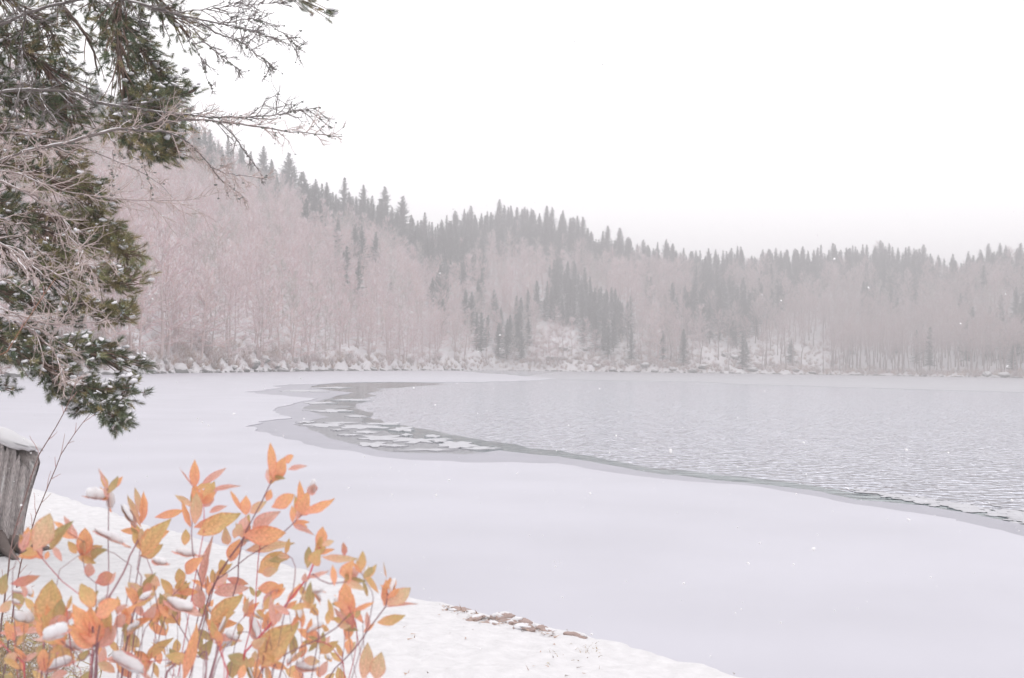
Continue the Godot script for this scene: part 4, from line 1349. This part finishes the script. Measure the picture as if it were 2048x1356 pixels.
	# leaves: base x, base y, tip x, tip y, width, tone (capital letters carry snow)
	var text := "525,285,475,178,15,p 545,280,602,225,34,o 530,402,522,285,62,O 520,345,395,325,50,P 690,420,655,270,34,t 690,455,702,290,42,o 680,470,610,305,32,t 660,478,585,365,46,B 695,500,580,490,34,o 690,612,838,425,92,y 690,616,805,560,74,y 700,535,832,490,64,o 755,425,905,388,44,o 950,278,950,138,54,o 945,285,872,185,9,p 985,262,1108,182,38,p 990,342,1050,248,58,y 1035,298,1178,270,26,p 945,455,952,295,64,t 930,475,885,335,32,o 990,372,1052,332,22,p 1020,402,1112,368,32,p 955,468,1105,418,44,o 965,508,1185,405,92,y 1178,395,1118,288,24,o 1200,415,1200,315,64,o 1300,345,1322,285,44,o 1220,405,1305,345,44,t 1330,375,1445,310,62,o 1230,485,1372,392,72,p 1195,512,1410,500,96,o 1200,588,1448,552,56,t 1330,238,1316,50,46,o 1330,238,1392,128,66,o 1385,152,1438,122,44,o 1405,192,1504,174,24,p 1470,418,1458,235,38,o 1475,418,1505,295,70,o 1480,412,1638,338,50,o 1520,322,1532,262,40,P 1450,442,1456,378,26,p 1430,465,1535,512,28,p 1550,575,1572,465,62,o 1570,562,1632,540,58,t 1500,672,1508,560,42,g 1530,662,1562,575,64,y 1575,622,1760,632,38,t 1680,612,1672,542,26,r 1500,722,1612,688,24,p 1690,745,1722,632,90,o 1722,972,1650,775,60,r 1690,905,1690,715,78,o 1630,762,1620,655,34,o 1490,742,1488,695,30,p 1500,862,1532,795,44,y 1620,932,1598,815,28,y 1842,792,1768,690,28,y 1792,812,1768,728,22,g 1880,852,1892,718,44,o 1886,722,1870,640,9,t 1888,852,2010,765,78,t 1880,862,2046,846,18,p 1842,942,1985,905,54,y 1792,972,1788,880,28,p 1722,882,1832,838,26,o 1702,1082,1706,1008,44,o 1768,1215,1792,1025,74,t 1830,1215,1862,1075,84,t 1470,1112,1482,1028,44,o 1270,1152,1462,928,150,y 1280,1162,1332,1000,46,o 1338,962,1318,800,34,p 1332,932,1382,890,36,P 1232,902,1312,942,44,Y 1215,895,1285,1105,62,P 1022,952,1194,798,92,y 1020,945,1165,945,48,o 980,872,962,745,72,p 985,905,985,835,42,g 795,838,992,915,66,P 880,762,870,668,62,y 905,702,992,615,64,o 1090,702,1070,625,48,y 1045,792,1225,770,64,p 1105,722,1215,752,44,r 1120,642,1172,525,68,o 1268,692,1388,585,98,y 1280,702,1362,678,74,t 1258,772,1374,758,72,o 985,762,1038,505,40,p 900,1215,972,925,54,o 690,822,618,738,94,t 720,802,708,740,36,r 455,1052,438,855,115,o 455,1052,345,845,95,o 470,1052,545,875,115,y 470,1062,575,945,84,p 450,1062,325,945,76,o 450,872,388,755,88,y 470,902,595,828,84,o 680,1062,598,995,72,g 402,1082,285,1050,66,P 355,990,160,1040,68,P 195,955,45,920,95,T 375,1140,172,1188,66,P 515,1110,748,1215,112,P 105,862,38,838,54,P 112,802,46,788,44,P 170,585,252,395,108,t 240,582,358,438,54,g 400,612,415,462,72,o 372,602,328,538,38,y 220,632,236,588,42,o 440,632,522,578,32,g 430,712,440,638,48,p 450,498,642,582,36,P 470,742,558,698,52,r 5,805,30,695,84,g 58,752,205,712,48,r 210,935,252,715,132,y 270,935,302,818,64,g 300,952,312,898,62,r 0,885,62,828,62,t 0,992,235,978,44,p 942,1132,798,1098,62,y 708,1122,852,1008,54,y 1218,1152,1098,1098,64,g 1168,1215,1192,1138,100,o 1058,1012,1172,1008,34,P 1398,1152,1455,1095,62,P 1438,1162,1565,1182,54,P 1478,1122,1562,1130,44,t 1162,500,1205,418,48,P 1110,562,1098,468,42,t 1140,522,1172,448,44,t 900,562,906,478,54,y 836,602,1004,622,28,P 1488,802,1595,788,44,P 740,642,832,668,34,P 668,842,758,808,52,P 560,950,620,900,60,P 620,1000,700,950,54,T 1090,1000,1180,1040,40,P 150,900,60,960,50,o 330,1180,240,1215,60,p 560,1180,470,1130,44,t 640,1209,560,1120,60,o 1560,1200,1600,1120,40,p 90,1090,20,1140,40,t 1230,1060,1300,1010,40,t 780,760,700,700,50,t 840,800,780,720,46,y 300,640,250,560,34,p"
	n = 0
	for word in text.split(" "):
		n += 1
		var q := word.split(",")
		var kind: String = q[5]
		var snowy := kind != kind.to_lower()
		kind = kind.to_lower()
		add_leaf(o, shapes[kind], Vector2(q[0].to_float() * K, 860.0 + q[1].to_float() * K), Vector2(q[2].to_float() * K, 860.0 + q[3].to_float() * K), q[4].to_float() * K, snowy, n)
	# whorls of narrow leaves at the stem ends
	for s in stems:
		var tip := Vector2(s[0][-1][0] * K, 860.0 + s[0][-1][1] * K)
		var before := Vector2(s[0][-2][0] * K, 860.0 + s[0][-2][1] * K)
		for k in (6 if s[1] > 4 else 2):
			n += 1
			var aim := (tip - before).angle() + R(-1.1, 1.1)
			var long := R(26, 48)
			var from := tip.lerp(before, R(0.0, 0.5))
			var tone: String = ["o", "o", "p", "y", "t", "y", "o", "g"][rng.randi() % 8]
			add_leaf(o, shapes[tone], from, from + Vector2(cos(aim), sin(aim)) * long, long * R(0.26, 0.4), rng.randf() < 0.08, n, 0.04)
	# smaller leaves between them, deeper in the bush
	for k in 130:
		var x := R(10, 700)
		var y := R(1150, 1420) + absf(x - 300) * 0.12
		var a := R(-2.6, -0.5)
		var long := R(22, 46)
		var tone: String = ["o", "y", "t", "p", "g", "y", "y"][rng.randi() % 7]
		add_leaf(o, shapes[tone], Vector2(x, y), Vector2(x + cos(a) * long, y + sin(a) * long), long * R(0.35, 0.5), rng.randf() < 0.2, n + k, 0.3)
	tag(o, "low bush with orange and yellow leaves carrying lumps of snow", "bush")


func add_leaf(o: Node3D, shapes: Array, a: Vector2, e: Vector2, wide: float, snowy: bool, n: int, deeper := 0.0) -> void:
	var d := bush_depth(a.x, a.y) + R(-0.05, 0.05) + deeper
	var foot := at(a.x, a.y, d)
	var tip := at(e.x, e.y, d + R(-0.03, 0.025))
	var along := tip - foot
	along *= 0.97
	var long := along.length()
	var view := (EYE - foot).normalized()
	var z := (view + Vector3(R(-0.35, 0.35), R(0.0, 0.5), R(-0.2, 0.2))).normalized()
	if snowy and n % 4 == 1 and long < 0.07:
		snowy = false
	if snowy:
		z = (Vector3(0, 1, 0) + view * 0.25).normalized()
	var y := along / long
	var x := y.cross(z).normalized()
	z = x.cross(y)
	var real := wide * 0.92 * d / FOCAL / maxf(0.5, absf(z.dot(view)))
	var m := put("leaf", shapes[n % 4], M.leaf, o)
	m.transform = Transform3D(Basis(x * minf(real, long * 0.56), y * long, z * long * 0.5), foot - o.position)
	if snowy:
		var b := Build.new()
		var half := minf(real, long * 0.56) * 0.5
		var thick := minf(half * 0.8, 0.015) * R(0.75, 1.25)
		var seat := R(-0.15, 0.2)
		for k in 3:
			b.blob(Vector3(R(-0.25, 0.25), R(-0.25, 0.05), seat + (k - 1) * R(0.18, 0.4)), Vector3(R(0.45, 0.85), R(0.55, 1.0), R(0.38, 0.62)), Color.WHITE, 0.32, rng, 8, 13)
		var cap := put("snow_cap", b.mesh(), M.snow, m)
		var up := Vector3(0, 1, 0)
		var side := y.cross(up).normalized()
		var world := Transform3D(Basis(side * half * R(0.75, 0.95), up * thick, -y * long * 0.46), foot + along * 0.5 + z * 0.004 + up * thick * 0.55)
		cap.transform = m.transform.affine_inverse() * (Transform3D(Basis(), -o.position) * world)


func make_snowfall() -> void:
	var b := Build.new()
	for k in 3:
		b.blob(Vector3(R(-0.4, 0.4), R(-0.4, 0.4), R(-0.4, 0.4)), Vector3(0.7, 0.55, 0.65), Color(0.9, 0.9, 0.9), 0.5, rng, 4, 6)
	var places := []
	for k in 4200:
		var d := 2.2 + 20.0 * pow(rng.randf(), 0.75)
		var q := Vector3(R(-0.7, 0.7) * d, R(0.25, 9.0), -d)
		if d < 4 and rng.randf() < 0.75:
			continue
		places.append(Transform3D(Basis.from_euler(Vector3(R(0, 6), R(0, 6), R(0, 6))).scaled(Vector3.ONE * R(0.0022, 0.0062)), q))
	stuff(scatter("falling_snow", b.mesh(), M.flake, places, []), "snowflakes falling between the bank and the far slope", "snow")


# ---------------------------------------------------------------- the scene

func _ready() -> void:
	rng.seed = 20241
	noise.seed = 5
	noise.frequency = 0.02
	noise.fractal_octaves = 3
	fine.seed = 9
	fine.frequency = 0.05
	fine.fractal_octaves = 2
	# camera
	var cam := Camera3D.new()
	cam.name = "camera"
	var att := CameraAttributesPhysical.new()
	att.frustum_focal_length = 12.0 / (678.0 / FOCAL)
	att.frustum_focus_distance = 14.0
	att.exposure_aperture = 8.0
	att.frustum_far = 4000.0
	att.frustum_near = 0.05
	cam.attributes = att
	add_child(cam)
	cam.fov = rad_to_deg(2.0 * atan(678.0 / FOCAL))
	cam.near = 0.05
	cam.far = 4000.0
	cam.position = EYE
	cam.rotation = Vector3(atan(52.0 / FOCAL), 0, atan(0.0140))
	cam_basis = Basis.from_euler(cam.rotation)
	# sky, air, exposure
	var env := Environment.new()
	var sky := ProceduralSkyMaterial.new()
	sky.sky_top_color = srgb(1.3, 1.3, 1.33)
	sky.sky_curve = 0.5
	sky.sky_horizon_color = srgb(1.26, 1.245, 1.26)
	sky.ground_bottom_color = srgb(0.7, 0.7, 0.72)
	sky.ground_horizon_color = srgb(0.9, 0.89, 0.9)
	env.background_mode = Environment.BG_SKY
	env.sky = Sky.new()
	env.sky.sky_material = sky
	env.tonemap_mode = Environment.TONE_MAPPER_LINEAR
	env.tonemap_exposure = 1.45
	env.fog_enabled = true
	env.fog_density = 0.0018
	env.fog_light_color = srgb(0.97, 0.94, 0.96)
	env.sdfgi_enabled = true
	env.ssao_enabled = true
	env.ssil_enabled = true
	var we := WorldEnvironment.new()
	we.name = "environment"
	we.environment = env
	add_child(we)
	var sun := DirectionalLight3D.new()
	sun.name = "overcast_sun"
	sun.light_energy = 0.15
	sun.light_angular_distance = 25.0
	sun.light_color = Color(1.0, 0.97, 0.96)
	sun.shadow_enabled = true
	sun.sky_mode = DirectionalLight3D.SKY_MODE_LIGHT_ONLY
	add_child(sun)
	sun.rotation_degrees = Vector3(-58, 30, 0)
	# materials
	var soft := noise_picture(0.012, 3, 0.93, 1)
	var grain := noise_picture(0.06, 4, 0.55, 2)
	var streak := noise_picture(0.05, 4, 0.5, 3)
	var lumps := noise_picture(0.03, 4, 0.0, 4)
	M.hill = grained(plain(0.72, 0.70, 0.72, 0.9, 0.15), soft, Vector3.ONE * 0.05)
	M.bank = relief(grained(plain(0.615, 0.60, 0.61, 0.8, 0.2), soft, Vector3.ONE * 0.9), lumps, 0.8)
	M.snow = plain(0.63, 0.615, 0.63, 0.75, 0.2)
	M.flake = plain(0.8, 0.79, 0.8, 0.8, 0.1)
	M.tree = coloured(0.9, 0.15)
	M.bark = grained(coloured(0.9, 0.2), grain, Vector3(9, 3, 9))
	M.twig = coloured(0.7, 0.3)
	M.leaf = coloured(0.6, 0.35)
	M.leaf.albedo_texture = leaf_picture()
	M.leaf.backlight_enabled = true
	M.leaf.backlight = Color(0.95, 0.95, 0.95)
	M.stump = relief(grained(coloured(0.95, 0.15), streak, Vector3(5.0, 0.6, 5.0)), streak, 1.5)
	M.rock = grained(plain(0.3, 0.3, 0.3, 0.9, 0.2), grain, Vector3.ONE * 0.6)
	M.red_rock = grained(plain(0.6, 0.46, 0.42, 0.9, 0.2), grain, Vector3.ONE * 9.0)
	var patches := noise_picture(0.008, 5, 0.95, 8)
	M.ice = grained(plain(0.445, 0.435, 0.48, 0.5, 0.35), patches, Vector3(0.05, 0.05, 0.05))
	M.grey_ice = grained(plain(0.31, 0.302, 0.342, 0.45, 0.3), patches, Vector3(0.1, 0.1, 0.1))
	M.far_ice = grained(plain(0.345, 0.34, 0.37, 0.4, 0.3), patches, Vector3(0.03, 0.03, 0.03))
	M.bay_ice = grained(plain(0.30, 0.295, 0.325, 0.35, 0.3), grain, Vector3(0.25, 1, 0.25))
	M.floe = grained(plain(0.45, 0.445, 0.47, 0.6, 0.3), soft, Vector3.ONE * 0.3)
	M.water = plain(0.515, 0.52, 0.575, 0.13, 0.5)
	M.water.metallic = 0.5
	M.water.normal_enabled = true
	M.water.normal_texture = noise_picture(0.032, 2, 0, 11, 8.0, 1024)
	M.water.normal_scale = 4.2
	M.water.uv1_scale = Vector3(0.062, 0.075, 1)
	M.still = plain(0.13, 0.165, 0.175, 0.08, 0.2)
	M.still.normal_enabled = true
	M.still.normal_texture = M.water.normal_texture
	M.still.normal_scale = 0.12
	M.still.uv1_scale = Vector3(0.03, 0.06, 1)
	make_land()
	make_lake()
	make_bank()
	make_forest()
	make_boulders()
	make_stump()
	make_pine()
	make_beech()
	make_saplings()
	make_bush()
	make_snowfall()
